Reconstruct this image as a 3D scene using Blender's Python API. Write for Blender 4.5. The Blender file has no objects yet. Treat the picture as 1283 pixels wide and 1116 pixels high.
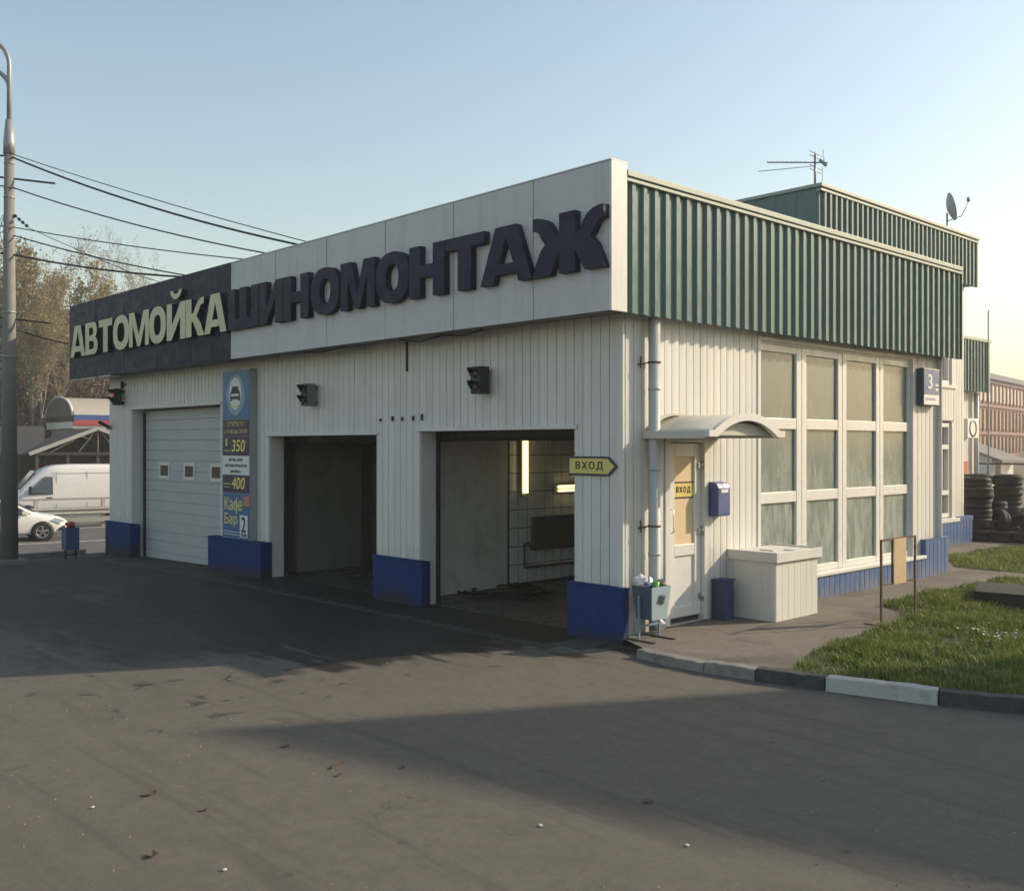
import bpy, bmesh, math, random
import numpy as np
from mathutils import Vector, Matrix
from mathutils.geometry import tessellate_polygon

# ------------------------------------------------------------------ camera, sky, sun, exposure
S = bpy.context.scene
COL = S.collection
R = math.radians
SUN_EL, SUN_AZ = R(27.0), R(28.6)           # azimuth measured from +Y towards +X

cam = bpy.data.cameras.new('camera')
cam.sensor_fit = 'HORIZONTAL'; cam.sensor_width = 36.0; cam.lens = 35.24
cam.clip_start = 0.1; cam.clip_end = 4000
cam_o = bpy.data.objects.new('camera', cam); COL.objects.link(cam_o)
cam_o.location = (7.581, -8.937, 2.3); cam_o.rotation_euler = (R(90), 0, R(46.6))
S.camera = cam_o

W = bpy.data.worlds.new('World'); S.world = W; W.use_nodes = True
wn = W.node_tree.nodes; wl = W.node_tree.links
sky = wn.new('ShaderNodeTexSky'); sky.sky_type = 'NISHITA'; sky.sun_disc = False
sky.sun_elevation = SUN_EL; sky.sun_rotation = SUN_AZ
sky.air_density = 1.45; sky.dust_density = 1.5; sky.ozone_density = 0.35; sky.altitude = 0
wl.new(sky.outputs[0], wn['Background'].inputs[0])
wn['Background'].inputs[1].default_value = 0.15

sl = bpy.data.lights.new('sun', 'SUN'); sl.energy = 4.3; sl.angle = R(1.0); sl.color = (1.0, 0.83, 0.61)
so = bpy.data.objects.new('sun', sl); COL.objects.link(so)
sd = Vector((math.sin(SUN_AZ)*math.cos(SUN_EL), math.cos(SUN_AZ)*math.cos(SUN_EL), math.sin(SUN_EL)))
so.rotation_euler = sd.to_track_quat('Z', 'Y').to_euler(); so.location = (20, 30, 30)

S.view_settings.view_transform = 'Standard'; S.view_settings.look = 'None'
S.view_settings.gamma = 1.0; S.view_settings.exposure = 0.30
S.render.engine = 'CYCLES'
S.cycles.max_bounces = 8; S.cycles.diffuse_bounces = 4; S.cycles.transparent_max_bounces = 12

rnd = random.Random(7)
nr = np.random.default_rng(7)

# ------------------------------------------------------------------ materials
def _n(nt, kind, **kw):
    n = nt.nodes.new(kind)
    for k, v in kw.items(): setattr(n, k, v)
    return n

def mix(nt, fac, a, b, mode='MIX'):
    m = _n(nt, 'ShaderNodeMix', data_type='RGBA', blend_type=mode)
    for sock, val in ((0, fac), (6, a), (7, b)):
        if hasattr(val, 'is_output'): nt.links.new(val, m.inputs[sock])
        elif sock == 0: m.inputs[0].default_value = val
        else: m.inputs[sock].default_value = (*val, 1) if len(val) == 3 else val
    return m.outputs[2]

def math_n(nt, op, a, b=0.0, clamp=False):
    m = _n(nt, 'ShaderNodeMath', operation=op, use_clamp=clamp)
    for i, v in enumerate((a, b)):
        if hasattr(v, 'is_output'): nt.links.new(v, m.inputs[i])
        else: m.inputs[i].default_value = v
    return m.outputs[0]

def ramp(nt, src, p0, p1, c0=0.0, c1=1.0):
    m = _n(nt, 'ShaderNodeMapRange', interpolation_type='SMOOTHSTEP')
    nt.links.new(src, m.inputs[0])
    m.inputs[1].default_value = p0; m.inputs[2].default_value = p1
    m.inputs[3].default_value = c0; m.inputs[4].default_value = c1
    return m.outputs[0]

def noise(nt, vec, scale, detail=3, rough=0.55, dist=0.0, stretch=None):
    if stretch:
        mp = _n(nt, 'ShaderNodeMapping'); mp.inputs['Scale'].default_value = stretch
        nt.links.new(vec, mp.inputs[0]); vec = mp.outputs[0]
    n = _n(nt, 'ShaderNodeTexNoise'); nt.links.new(vec, n.inputs['Vector'])
    n.inputs['Scale'].default_value = scale; n.inputs['Detail'].default_value = detail
    n.inputs['Roughness'].default_value = rough; n.inputs['Distortion'].default_value = dist
    return n.outputs['Fac']

MATS = {}
def pm(name, col, rough=0.6, metal=0.0, var=0.10, scale=3.0, dirt=0.0, dirt_col=(0.08, 0.07, 0.06), dirt_scale=1.2,
       streak=False, bump=0.0, bscale=60.0, spec=0.4, coat=0.0, world=True, emit=None, rand=0.0):
    """general painted / plain surface: tone variation, dirt blotches or streaks, fine relief"""
    if name in MATS: return MATS[name]
    m = bpy.data.materials.new(name); m.use_nodes = True; nt = m.node_tree
    b = nt.nodes['Principled BSDF']
    if world: vec = _n(nt, 'ShaderNodeNewGeometry').outputs['Position']
    else: vec = _n(nt, 'ShaderNodeTexCoord').outputs['Object']
    c = None
    lo = tuple(max(0, x*(1-var)) for x in col); hi = tuple(min(1, x*(1+var)) for x in col)
    c = mix(nt, noise(nt, vec, scale, 4), lo, hi)
    if rand:
        oi = _n(nt, 'ShaderNodeObjectInfo').outputs['Random']
        f = math_n(nt, 'MULTIPLY_ADD', oi, rand); f.node.inputs[2].default_value = 1-rand/2
        cc = _n(nt, 'ShaderNodeVectorMath', operation='SCALE'); nt.links.new(c, cc.inputs[0]); nt.links.new(f, cc.inputs['Scale'])
        c = cc.outputs[0]
    if dirt > 0:
        st = (7.0, 7.0, 0.5) if streak else None
        d = noise(nt, vec, dirt_scale, 6, 0.68, 0.6, st)
        f = ramp(nt, d, 0.48, 0.78, 0, dirt)
        c = mix(nt, f, c, dirt_col)
    nt.links.new(c, b.inputs['Base Color'])
    b.inputs['Metallic'].default_value = metal
    b.inputs['Specular IOR Level'].default_value = spec
    rr = ramp(nt, noise(nt, vec, scale*2.3, 3), 0.3, 0.7, max(0.03, rough-0.10), min(1, rough+0.10))
    nt.links.new(rr, b.inputs['Roughness'])
    if coat: b.inputs['Coat Weight'].default_value = coat; b.inputs['Coat Roughness'].default_value = 0.08
    if bump:
        bn = _n(nt, 'ShaderNodeBump'); bn.inputs['Strength'].default_value = bump; bn.inputs['Distance'].default_value = 0.02
        nt.links.new(noise(nt, vec, bscale, 4), bn.inputs['Height']); nt.links.new(bn.outputs[0], b.inputs['Normal'])
    if emit:
        b.inputs['Emission Color'].default_value = (*emit[0], 1); b.inputs['Emission Strength'].default_value = emit[1]
    MATS[name] = m
    return m

WHITE = pm('siding_white', (0.62, 0.61, 0.575), 0.5, var=0.05, dirt=0.30, dirt_col=(0.37, 0.34, 0.29), streak=True, rand=0.07)
WHITE2 = pm('trim_white', (0.63, 0.62, 0.59), 0.45, var=0.05, dirt=0.25, dirt_col=(0.40, 0.37, 0.32), streak=True)
WHITE3 = pm('plastic_white', (0.67, 0.66, 0.635), 0.35, var=0.03, dirt=0.12, dirt_col=(0.45, 0.42, 0.36))
PANELW = pm('fascia_white', (0.51, 0.51, 0.515), 0.5, var=0.05, dirt=0.5, dirt_col=(0.36, 0.35, 0.33), streak=True, dirt_scale=0.7, rand=0.05)
NAVY = pm('plinth_navy', (0.007, 0.036, 0.150), 0.7, var=0.15, dirt=0.35, dirt_col=(0.012, 0.028, 0.085), dirt_scale=3.0, bump=0.25, rand=0.05, spec=0.15)
BLUE = pm('plinth_blue', (0.050, 0.112, 0.265), 0.5, var=0.14, dirt=0.45, dirt_col=(0.14, 0.16, 0.22), bump=0.1, rand=0.10)
DARKP = pm('fascia_dark', (0.026, 0.024, 0.052), 0.6, var=0.05, dirt=0.15, dirt_col=(0.042, 0.041, 0.060), rand=0.2, spec=0.2)
LETTER = pm('letter_dark', (0.016, 0.019, 0.044), 0.6, var=0.06, dirt=0.12, dirt_col=(0.03, 0.032, 0.045), spec=0.2)
CREAM = pm('letter_cream', (0.60, 0.57, 0.36), 0.5, var=0.06, dirt=0.45, dirt_col=(0.36, 0.34, 0.22), streak=True)
GREEN = pm('sheet_green', (0.074, 0.147, 0.137), 0.38, var=0.07, dirt=0.25, dirt_col=(0.07, 0.105, 0.10), streak=True, rand=0.12)
COPING = pm('coping', (0.30, 0.34, 0.29), 0.4, var=0.08, dirt=0.3, dirt_col=(0.25, 0.26, 0.22))
SOFFIT = pm('soffit_grey', (0.20, 0.20, 0.18), 0.7, var=0.15)
ROOFM = pm('roof_felt', (0.10, 0.10, 0.10), 0.9, var=0.2)
DARK = pm('dark_metal', (0.025, 0.026, 0.028), 0.5, var=0.2)
BLACKR = pm('black_rubber', (0.012, 0.012, 0.013), 0.75, var=0.25, dirt=0.30, dirt_col=(0.035, 0.033, 0.03), dirt_scale=4, world=False, rand=0.5)
GREYM = pm('grey_metal', (0.30, 0.31, 0.32), 0.45, metal=0.3, var=0.12, dirt=0.3, dirt_col=(0.15, 0.13, 0.11))
RUST = pm('rusty_steel', (0.11, 0.062, 0.042), 0.8, var=0.35, scale=25, bump=0.2)
INNER = pm('inner_plaster', (0.52, 0.51, 0.46), 0.75, var=0.12, dirt=0.5, dirt_col=(0.16, 0.15, 0.12), dirt_scale=1.6)
INNERB = pm('inner_board', (0.72, 0.71, 0.65), 0.6, var=0.08, dirt=0.5, dirt_col=(0.24, 0.22, 0.17), dirt_scale=1.5, rand=0.05)
TILE = pm('glazed_tile', (0.86, 0.86, 0.83), 0.22, var=0.05, dirt=0.30, dirt_col=(0.36, 0.34, 0.29), rand=0.08)
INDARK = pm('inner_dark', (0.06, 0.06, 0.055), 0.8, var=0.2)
RAD = pm('radiator_grey', (0.13, 0.13, 0.125), 0.45, var=0.1)
YELLOW = pm('sign_yellow', (0.66, 0.55, 0.17), 0.45, var=0.04, dirt=0.15, dirt_col=(0.4, 0.34, 0.15))
PLY = pm('plywood', (0.50, 0.37, 0.22), 0.7, var=0.14, scale=6, dirt=0.2, dirt_col=(0.32, 0.24, 0.15), streak=True)
BEIGE = pm('beige_sheet', (0.66, 0.52, 0.33), 0.55, var=0.05, dirt=0.15, dirt_col=(0.5, 0.4, 0.28))
CONC = pm('kerb_concrete', (0.21, 0.20, 0.18), 0.85, var=0.22, scale=8, dirt=0.9, dirt_col=(0.08, 0.075, 0.07), dirt_scale=2.5, bump=0.5, bscale=50)
CONCD = pm('kerb_black_paint', (0.045, 0.045, 0.045), 0.8, var=0.3, scale=8, dirt=0.5, dirt_col=(0.13, 0.125, 0.115), dirt_scale=4, bump=0.5, bscale=50)
CONCW = pm('kerb_white_paint', (0.42, 0.41, 0.39), 0.8, var=0.16, scale=8, dirt=0.8, dirt_col=(0.22, 0.21, 0.19), dirt_scale=5, bump=0.5, bscale=50)
LAMPE = pm('lamp_tube', (0.9, 0.85, 0.5), 0.4, emit=((1.0, 0.80, 0.36), 1.9))
REDL = pm('red_lens', (0.5, 0.06, 0.05), 0.3, emit=((1.0, 0.12, 0.08), 0.5))
LENS = pm('dark_lens', (0.03, 0.035, 0.035), 0.12)
GLINT = pm('bright_lens', (0.75, 0.8, 0.8), 0.1)
CHROME = pm('chrome', (0.6, 0.6, 0.6), 0.25, metal=0.9, var=0.05)

def glass_film():
    m = bpy.data.materials.new('filmed_glass'); m.use_nodes = True; nt = m.node_tree; b = nt.nodes['Principled BSDF']
    pos = _n(nt, 'ShaderNodeNewGeometry').outputs['Position']
    sx = _n(nt, 'ShaderNodeSeparateXYZ'); nt.links.new(pos, sx.inputs[0])
    c = mix(nt, noise(nt, pos, 1.3, 4), (0.088, 0.128, 0.126), (0.128, 0.172, 0.166))
    # whitewash residue: wiped in loose vertical strokes, thicker on the lower panes
    w = noise(nt, pos, 1.7, 6, 0.65, 1.4, (2.4, 2.4, 0.8))
    lowm = ramp(nt, sx.outputs['Z'], 2.9, 1.1, 0.0, 0.28)
    f = ramp(nt, math_n(nt, 'ADD', w, lowm), 0.54, 0.95, 0, 0.80)
    c = mix(nt, f, c, (0.34, 0.39, 0.36))
    nt.links.new(c, b.inputs['Base Color'])
    b.inputs['Roughness'].default_value = 0.32; b.inputs['Coat Weight'].default_value = 0.15; b.inputs['Coat Roughness'].default_value = 0.04
    return m
GLASSF = glass_film()
def add_wear(m, zmax=1.25, splash=(0.20, 0.175, 0.14), amt=0.5):
    nt = m.node_tree; b = nt.nodes['Principled BSDF']; src = b.inputs['Base Color'].links[0].from_socket
    pos = _n(nt, 'ShaderNodeNewGeometry').outputs['Position']; sx = _n(nt, 'ShaderNodeSeparateXYZ'); nt.links.new(pos, sx.inputs[0])
    # mud thrown up by wheels and hoses: blotchy, own uneven outline
    nz = noise(nt, pos, 2.2, 6, 0.7, 0.4, (1, 1, 0.6))
    lvl = math_n(nt, 'ADD', math_n(nt, 'MULTIPLY', nz, 2.2), math_n(nt, 'MULTIPLY', sx.outputs['Z'], -1.0/zmax))
    c = mix(nt, ramp(nt, lvl, 0.35, 1.15, 0, amt), src, splash)
    # screw heads, chips and fly specks
    vo = _n(nt, 'ShaderNodeTexVoronoi'); vo.inputs['Scale'].default_value = 3.1; nt.links.new(pos, vo.inputs['Vector'])
    sp = ramp(nt, vo.outputs['Distance'], 0.022, 0.040, 1, 0)
    sep = _n(nt, 'ShaderNodeSeparateColor'); nt.links.new(vo.outputs['Color'], sep.inputs[0])
    sp = math_n(nt, 'MULTIPLY', sp, ramp(nt, sep.outputs[0], 0.62, 0.66, 0, 0.85))
    c = mix(nt, sp, c, (0.07, 0.055, 0.045))
    nt.links.new(c, b.inputs['Base Color'])
add_wear(WHITE); add_wear(GREEN, 0.3, (0.1, 0.1, 0.1), 0.0); add_wear(NAVY, 0.32, (0.035, 0.034, 0.035), 0.8); add_wear(BLUE, 0.45, (0.20, 0.20, 0.20), 0.55)
GLASSD = pm('dark_glass', (0.035, 0.040, 0.042), 0.08, var=0.2, spec=0.6, coat=0.5)
GLASSP = pm('pale_glass', (0.30, 0.32, 0.30), 0.15, var=0.15, spec=0.6, coat=0.5)

# ------------------------------------------------------------------ mesh helpers
def link(o, parent=None):
    COL.objects.link(o)
    if parent is not None: o.parent = parent
    return o
def tag(o, label=None, cat=None, group=None, kind=None):
    if label: o['label'] = label
    if cat: o['category'] = cat
    if group: o['group'] = group
    if kind: o['kind'] = kind
    return o
def thing(name, label, cat, loc=(0, 0, 0), rz=0.0, group=None):
    o = bpy.data.objects.new(name, None); o.empty_display_size = 0.2
    o.location = loc; o.rotation_euler = (0, 0, rz)
    return tag(link(o), label, cat, group)
def copy_tree(o, parent=None):
    c = o.copy(); COL.objects.link(c); c.parent = parent
    for ch in o.children: copy_tree(ch, c)
    return c
def origin(o):
    v = Vector((0, 0, 0))
    while o is not None: v += Vector(o.location); o = o.parent
    return v

class MB:
    def __init__(s): s.v = []; s.f = []; s.sm = []
    def add(s, vs, fs, smooth=False):
        k = len(s.v); s.v += [tuple(p) for p in vs]
        for f in fs: s.f.append([i+k for i in f]); s.sm.append(smooth)
        return s
    def box(s, x0, x1, y0, y1, z0, z1, M=None):
        vs = [(x, y, z) for z in (z0, z1) for y in (y0, y1) for x in (x0, x1)]
        if M is not None: vs = [M @ Vector(p) for p in vs]
        return s.add(vs, [(0, 2, 3, 1), (4, 5, 7, 6), (0, 1, 5, 4), (2, 6, 7, 3), (0, 4, 6, 2), (1, 3, 7, 5)])
    def hull8(s, vs):
        return s.add(vs, [(0, 2, 3, 1), (4, 5, 7, 6), (0, 1, 5, 4), (2, 6, 7, 3), (0, 4, 6, 2), (1, 3, 7, 5)])
    def bar(s, p, q, w, h=None, up=(0, 0, 1)):
        h = h or w; p = Vector(p); q = Vector(q); d = (q-p).normalized(); up = Vector(up)
        if abs(d.dot(up)) > 0.98: up = Vector((1, 0, 0))
        a = d.cross(up).normalized()*w/2; b = a.cross(d).normalized()*h/2
        vs = [p-a-b, p+a-b, p-a+b, p+a+b, q-a-b, q+a-b, q-a+b, q+a+b]
        return s.add(vs, [(0, 1, 3, 2), (4, 6, 7, 5), (0, 4, 5, 1), (2, 3, 7, 6), (0, 2, 6, 4), (1, 5, 7, 3)])
    def tube(s, pts, rad, n=8, cap=True, smooth=True):
        pts = [Vector(p) for p in pts]; m = len(pts)
        if not hasattr(rad, '__len__'): rad = [rad]*m
        ref = None; vs = []; fs = []
        for i, p in enumerate(pts):
            d = (pts[min(i+1, m-1)]-pts[max(i-1, 0)]).normalized()
            if ref is None: ref = Vector((0, 0, 1)) if abs(d.z) < 0.9 else Vector((1, 0, 0))
            a = d.cross(ref).normalized(); b = d.cross(a).normalized(); ref = b.cross(d) if False else ref
            for k in range(n):
                t = 2*math.pi*k/n; vs.append(p+(a*math.cos(t)+b*math.sin(t))*rad[i])
        for i in range(m-1):
            for k in range(n):
                k2 = (k+1) % n; fs.append((i*n+k, i*n+k2, (i+1)*n+k2, (i+1)*n+k))
        s.add(vs, fs, smooth)
        if cap:
            k0 = len(s.v)-len(vs)
            s.f.append([k0+i for i in range(n)][::-1]); s.sm.append(False)
            s.f.append([k0+(m-1)*n+i for i in range(n)]); s.sm.append(False)
        return s
    def lathe(s, prof, n=24, axis='Z', c=(0, 0, 0), closed=False, smooth=True):
        vs = []; fs = []; m = len(prof); c = Vector(c)
        for r, h in prof:
            for k in range(n):
                t = 2*math.pi*k/n; a, b = r*math.cos(t), r*math.sin(t)
                p = {'Z': (a, b, h), 'Y': (a, h, b), 'X': (h, a, b)}[axis]; vs.append(c+Vector(p))
        for i in range(m if closed else m-1):
            j = (i+1) % m
            for k in range(n):
                k2 = (k+1) % n; fs.append((i*n+k, i*n+k2, j*n+k2, j*n+k))
        return s.add(vs, fs, smooth)
    def prism(s, poly, d0, d1, plane='XZ', smooth=False):
        """poly 2D outline extruded along the missing axis from d0 to d1"""
        n = len(poly)
        def P(p, d): return {'XZ': (p[0], d, p[1]), 'YZ': (d, p[0], p[1]), 'XY': (p[0], p[1], d)}[plane]
        vs = [P(p, d0) for p in poly]+[P(p, d1) for p in poly]
        tr = tessellate_polygon([[Vector((p[0], p[1], 0)) for p in poly]])
        fs = [tuple(t) for t in tr]+[tuple(i+n for i in reversed(t)) for t in tr]
        s.add(vs, fs)
        k0 = len(s.v)-2*n
        for i in range(n):
            j = (i+1) % n; s.f.append([k0+i, k0+j, k0+n+j, k0+n+i]); s.sm.append(smooth)
        return s
    def mesh(s, name, off=(0, 0, 0), fix=True):
        me = bpy.data.meshes.new(name)
        ox, oy, oz = off
        me.from_pydata([(x-ox, y-oy, z-oz) for x, y, z in s.v], [], s.f)
        me.polygons.foreach_set('use_smooth', s.sm)
        if fix:
            bm = bmesh.new(); bm.from_mesh(me); bmesh.ops.recalc_face_normals(bm, faces=bm.faces); bm.to_mesh(me); bm.free()
        me.update(); return me
    def build(s, name, mat, parent=None, local=False, bevel=0.0, label=None, fix=True, segs=2):
        off = (0, 0, 0) if (local or parent is None) else origin(parent)
        o = bpy.data.objects.new(name, s.mesh(name, off, fix)); o.data.materials.append(mat); link(o, parent)
        if label: o['label'] = label
        if bevel:
            b = o.modifiers.new('edge', 'BEVEL'); b.width = bevel; b.segments = segs; b.limit_method = 'ANGLE'; b.angle_limit = R(40)
        return o
def structure(o, label=None):
    o['kind'] = 'structure'
    if label: o['label'] = label
    return o

def curve_mesh(loops, depth):
    """closed 2D loops (outer + holes) -> filled, extruded mesh data (x, z in the drawing plane, depth along y)"""
    cu = bpy.data.curves.new('outline', 'CURVE'); cu.dimensions = '2D'; cu.fill_mode = 'BOTH'; cu.extrude = depth/2
    for lp in loops:
        sp = cu.splines.new('POLY'); sp.points.add(len(lp)-1)
        for i, p in enumerate(lp): sp.points[i].co = (p[0], p[1], 0, 1)
        sp.use_cyclic_u = True
    return _conv(cu)
def _conv(cu):
    ob = bpy.data.objects.new('tmp', cu); COL.objects.link(ob)
    dg = bpy.context.evaluated_depsgraph_get()
    me = bpy.data.meshes.new_from_object(ob.evaluated_get(dg))
    bpy.data.objects.remove(ob); bpy.data.curves.remove(cu)
    n = len(me.vertices); co = np.empty(n*3); me.vertices.foreach_get('co', co)
    return me, co.reshape(-1, 3)
def text_mesh(txt, bold=0.0, shear=0.0, depth=0.004, space=1.0):
    cu = bpy.data.curves.new('txt', 'FONT'); cu.body = txt; cu.extrude = depth/2; cu.shear = shear
    cu.resolution_u = 4; cu.space_character = space
    me, co = _conv(cu)
    if bold:                                  # heavier face: shifted copies, each a hair proud of the last
        fs = [tuple(p.vertices) for p in me.polygons]; n = len(co); V = []; FF = []
        for i, (dx, dy) in enumerate(((0, 0), (bold, 0), (-bold, 0), (0, bold*.7), (0, -bold*.7))):
            V.append(co+np.array([dx, dy, i*0.0012])); FF += [tuple(v+i*n for v in f) for f in fs]
        co = np.concatenate(V); me = bpy.data.meshes.new('txt'); me.from_pydata(co.tolist(), [], FF)
    return me, co
def put_flat(me, co, fit, plane, d, name, mat, parent, depth=None):
    """fit drawing (x,y) into fit=(u0,u1,z0,z1); plane 'Y' = facade facing -Y at y=d, 'X' = facing +X at x=d"""
    u0, u1, z0, z1 = fit
    mn = co.min(0); mx = co.max(0)
    a = (co[:, 0]-mn[0])/max(1e-6, mx[0]-mn[0]); b = (co[:, 1]-mn[1])/max(1e-6, mx[1]-mn[1])
    t = co[:, 2]-mn[2]
    if depth is not None: t = t/max(1e-6, mx[2]-mn[2])*depth
    out = np.empty_like(co)
    if plane == 'Y': out[:, 0] = u0+a*(u1-u0); out[:, 1] = d-t; out[:, 2] = z0+b*(z1-z0)
    else: out[:, 1] = u0+a*(u1-u0); out[:, 0] = d+t; out[:, 2] = z0+b*(z1-z0)
    out -= np.array(origin(parent))
    me.vertices.foreach_set('co', out.ravel()); me.update()
    me.materials.clear(); me.materials.append(mat)
    o = bpy.data.objects.new(name, me); me.name = name
    return link(o, parent)
def text(txt, fit, plane, d, mat, parent, bold=0.0, shear=0.0, name='lettering', space=1.0):
    me, co = text_mesh(txt, bold, shear, 0.004, space)
    return put_flat(me, co, fit, plane, d, name, mat, parent, 0.003 if not bold else 0.0045)

def sheet(name, poly, z, mat):
    mb = MB(); tr = tessellate_polygon([[Vector((p[0], p[1], 0)) for p in poly]])
    mb.add([(p[0], p[1], z if len(p) < 3 else p[2]) for p in poly], [tuple(t) for t in tr])
    o = mb.build(name, mat)
    for p in o.data.polygons:
        if p.normal.z < 0: p.flip()
    return structure(o)

# ------------------------------------------------------------------ ground, road, pavement, kerb
def asphalt(name, base, wet=False, ck=(0.54, 0.64, 0.30), grime=0.0):
    m = bpy.data.materials.new(name); m.use_nodes = True; nt = m.node_tree; b = nt.nodes['Principled BSDF']
    pos = _n(nt, 'ShaderNodeNewGeometry').outputs['Position']
    sx = _n(nt, 'ShaderNodeSeparateXYZ'); nt.links.new(pos, sx.inputs[0])
    X, Y = sx.outputs['X'], sx.outputs['Y']
    k = lambda c, f: tuple(x*f for x in c)
    c = mix(nt, noise(nt, pos, 0.45, 4, 0.6), k(base, 0.80), k(base, 1.18))
    c = mix(nt, ramp(nt, noise(nt, pos, 2.6, 5, 0.7), 0.35, 0.72), c, k(base, 0.72))
    c = mix(nt, ramp(nt, noise(nt, pos, 9.0, 4, 0.75), 0.40, 0.64, 0, 0.55), c, k(base, 0.55))
    c = mix(nt, ramp(nt, noise(nt, pos, 31.0, 3, 0.7), 0.50, 0.72, 0, 0.45), c, k(base, 1.55))
    agg = noise(nt, pos, 210, 3, 0.85)
    c = mix(nt, ramp(nt, agg, 0.35, 0.70), mix(nt, 0.55, c, k(base, 0.40)), mix(nt, 0.34, c, k(base, 2.3)))
    # dark gum and tar spots, pale stone chips
    vs_ = _n(nt, 'ShaderNodeTexVoronoi'); vs_.inputs['Scale'].default_value = 2.7; nt.links.new(pos, vs_.inputs['Vector'])
    sc_ = _n(nt, 'ShaderNodeSeparateColor'); nt.links.new(vs_.outputs['Color'], sc_.inputs[0])
    spot = math_n(nt, 'MULTIPLY', ramp(nt, math_n(nt, 'ADD', vs_.outputs['Distance'], math_n(nt, 'MULTIPLY', noise(nt, pos, 14, 2), 0.10)), 0.10, 0.16, 1, 0), ramp(nt, sc_.outputs[0], 0.55, 0.75, 0, 0.6))
    c = mix(nt, spot, c, k(base, 0.42))
    vs2 = _n(nt, 'ShaderNodeTexVoronoi'); vs2.inputs['Scale'].default_value = 9.0; nt.links.new(pos, vs2.inputs['Vector'])
    sc2 = _n(nt, 'ShaderNodeSeparateColor'); nt.links.new(vs2.outputs['Color'], sc2.inputs[0])
    c = mix(nt, math_n(nt, 'MULTIPLY', ramp(nt, vs2.outputs['Distance'], 0.06, 0.10, 1, 0), ramp(nt, sc2.outputs[1], 0.80, 0.84, 0, 0.6)), c, k(base, 2.4))
    # long faint tyre tracks curving in from the road
    tr = noise(nt, pos, 1.0, 3, 0.6, 0.7, (0.25, 3.2, 1.0))
    c = mix(nt, ramp(nt, tr, 0.54, 0.68, 0, 0.40), c, k(base, 0.55))
    # dusty light scuffs and small dark oil spots
    sc = noise(nt, pos, 1.1, 6, 0.7, 0.8, (1.0, 0.35, 1.0))
    c = mix(nt, ramp(nt, sc, 0.60, 0.80, 0, 0.35), c, k(base, 1.5))
    oil = noise(nt, pos, 3.4, 3, 0.6)
    c = mix(nt, ramp(nt, oil, 0.70, 0.78, 0, 0.55), c, k(base, 0.42))
    # thin wandering cracks, broken up by a mask
    vo = _n(nt, 'ShaderNodeTexVoronoi', feature='DISTANCE_TO_EDGE'); vo.inputs['Scale'].default_value = 0.33 if not grime else 0.7
    wob = _n(nt, 'ShaderNodeVectorMath', operation='ADD'); nz = _n(nt, 'ShaderNodeTexNoise'); nz.inputs['Scale'].default_value = 2.2; nz.inputs['Detail'].default_value = 5
    nt.links.new(pos, nz.inputs['Vector']); nt.links.new(pos, wob.inputs[0]); nt.links.new(nz.outputs['Color'], wob.inputs[1]); nt.links.new(wob.outputs[0], vo.inputs['Vector'])
    crack = ramp(nt, vo.outputs['Distance'], 0.0, 0.005, 1, 0)
    crack = math_n(nt, 'MULTIPLY', crack, ramp(nt, noise(nt, pos, 0.5, 2), ck[0], ck[1], 0, ck[2]))
    c = mix(nt, crack, c, k(base, 0.3))
    if grime:
        c = mix(nt, ramp(nt, noise(nt, pos, 0.9, 6, 0.68, 0.6), 0.46, 0.66, 0, grime), c, k(base, 0.40))
        c = mix(nt, ramp(nt, noise(nt, pos, 1.4, 5, 0.7, 0.3, (1, 1.7, 1)), 0.55, 0.75, 0, 0.5), c, k(base, 1.5))
    rough = 0.88
    hgt = agg
    if wet:
        n1 = math_n(nt, 'SUBTRACT', noise(nt, pos, 0.9, 6, 0.65, 0.5), 0.5)
        n2 = math_n(nt, 'SUBTRACT', noise(nt, pos, 1.0, 4, 0.6, 1.0, (0.6, 2.6, 1.0)), 0.5)
        m1 = math_n(nt, 'ADD', Y, 3.6)
        m2 = math_n(nt, 'ADD', math_n(nt, 'MULTIPLY', X, -1.0), math_n(nt, 'MULTIPLY_ADD', Y, 0.46)); m2.node.inputs[1].default_value = 1.0
        m2b = math_n(nt, 'ADD', math_n(nt, 'MULTIPLY', X, -1.0), math_n(nt, 'ADD', math_n(nt, 'MULTIPLY', Y, 0.42), 0.25))
        left = math_n(nt, 'MULTIPLY', math_n(nt, 'ADD', X, 9.0), 0.45)
        d = math_n(nt, 'MINIMUM', math_n(nt, 'MINIMUM', m1, m2b), left)
        d = math_n(nt, 'ADD', d, math_n(nt, 'ADD', math_n(nt, 'MULTIPLY', n1, 3.4), math_n(nt, 'MULTIPLY', n2, 3.6)))
        wm = ramp(nt, d, -0.1, 0.7)
        # drips carried out on tyres, scattered past the edge of the wet patch
        dr = ramp(nt, noise(nt, pos, 3.0, 4, 0.6, 0.5, (1.0, 1.0, 1.0)), 0.60, 0.68)
        near = math_n(nt, 'MULTIPLY', ramp(nt, Y, -6.6, -5.2), ramp(nt, X, 0.9, -0.6))
        wm = math_n(nt, 'MAXIMUM', wm, math_n(nt, 'MULTIPLY', math_n(nt, 'MULTIPLY', dr, near), 0.75))
        c = mix(nt, math_n(nt, 'MULTIPLY', wm, 0.88), c, k(base, 0.10))
        # damp, grimy forecourt along the bays, with the building's shade deepened in its colour
        damp_shade = math_n(nt, 'MINIMUM', math_n(nt, 'ADD', Y, 5.3), math_n(nt, 'ADD', math_n(nt, 'MULTIPLY', X, -1.0), math_n(nt, 'ADD', math_n(nt, 'MULTIPLY', Y, 0.5), -0.3)))
        damp_shade = ramp(nt, math_n(nt, 'ADD', damp_shade, math_n(nt, 'ADD', math_n(nt, 'MULTIPLY', n1, 1.6), math_n(nt, 'MULTIPLY', n2, 2.2))), 0.0, 0.9)
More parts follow.
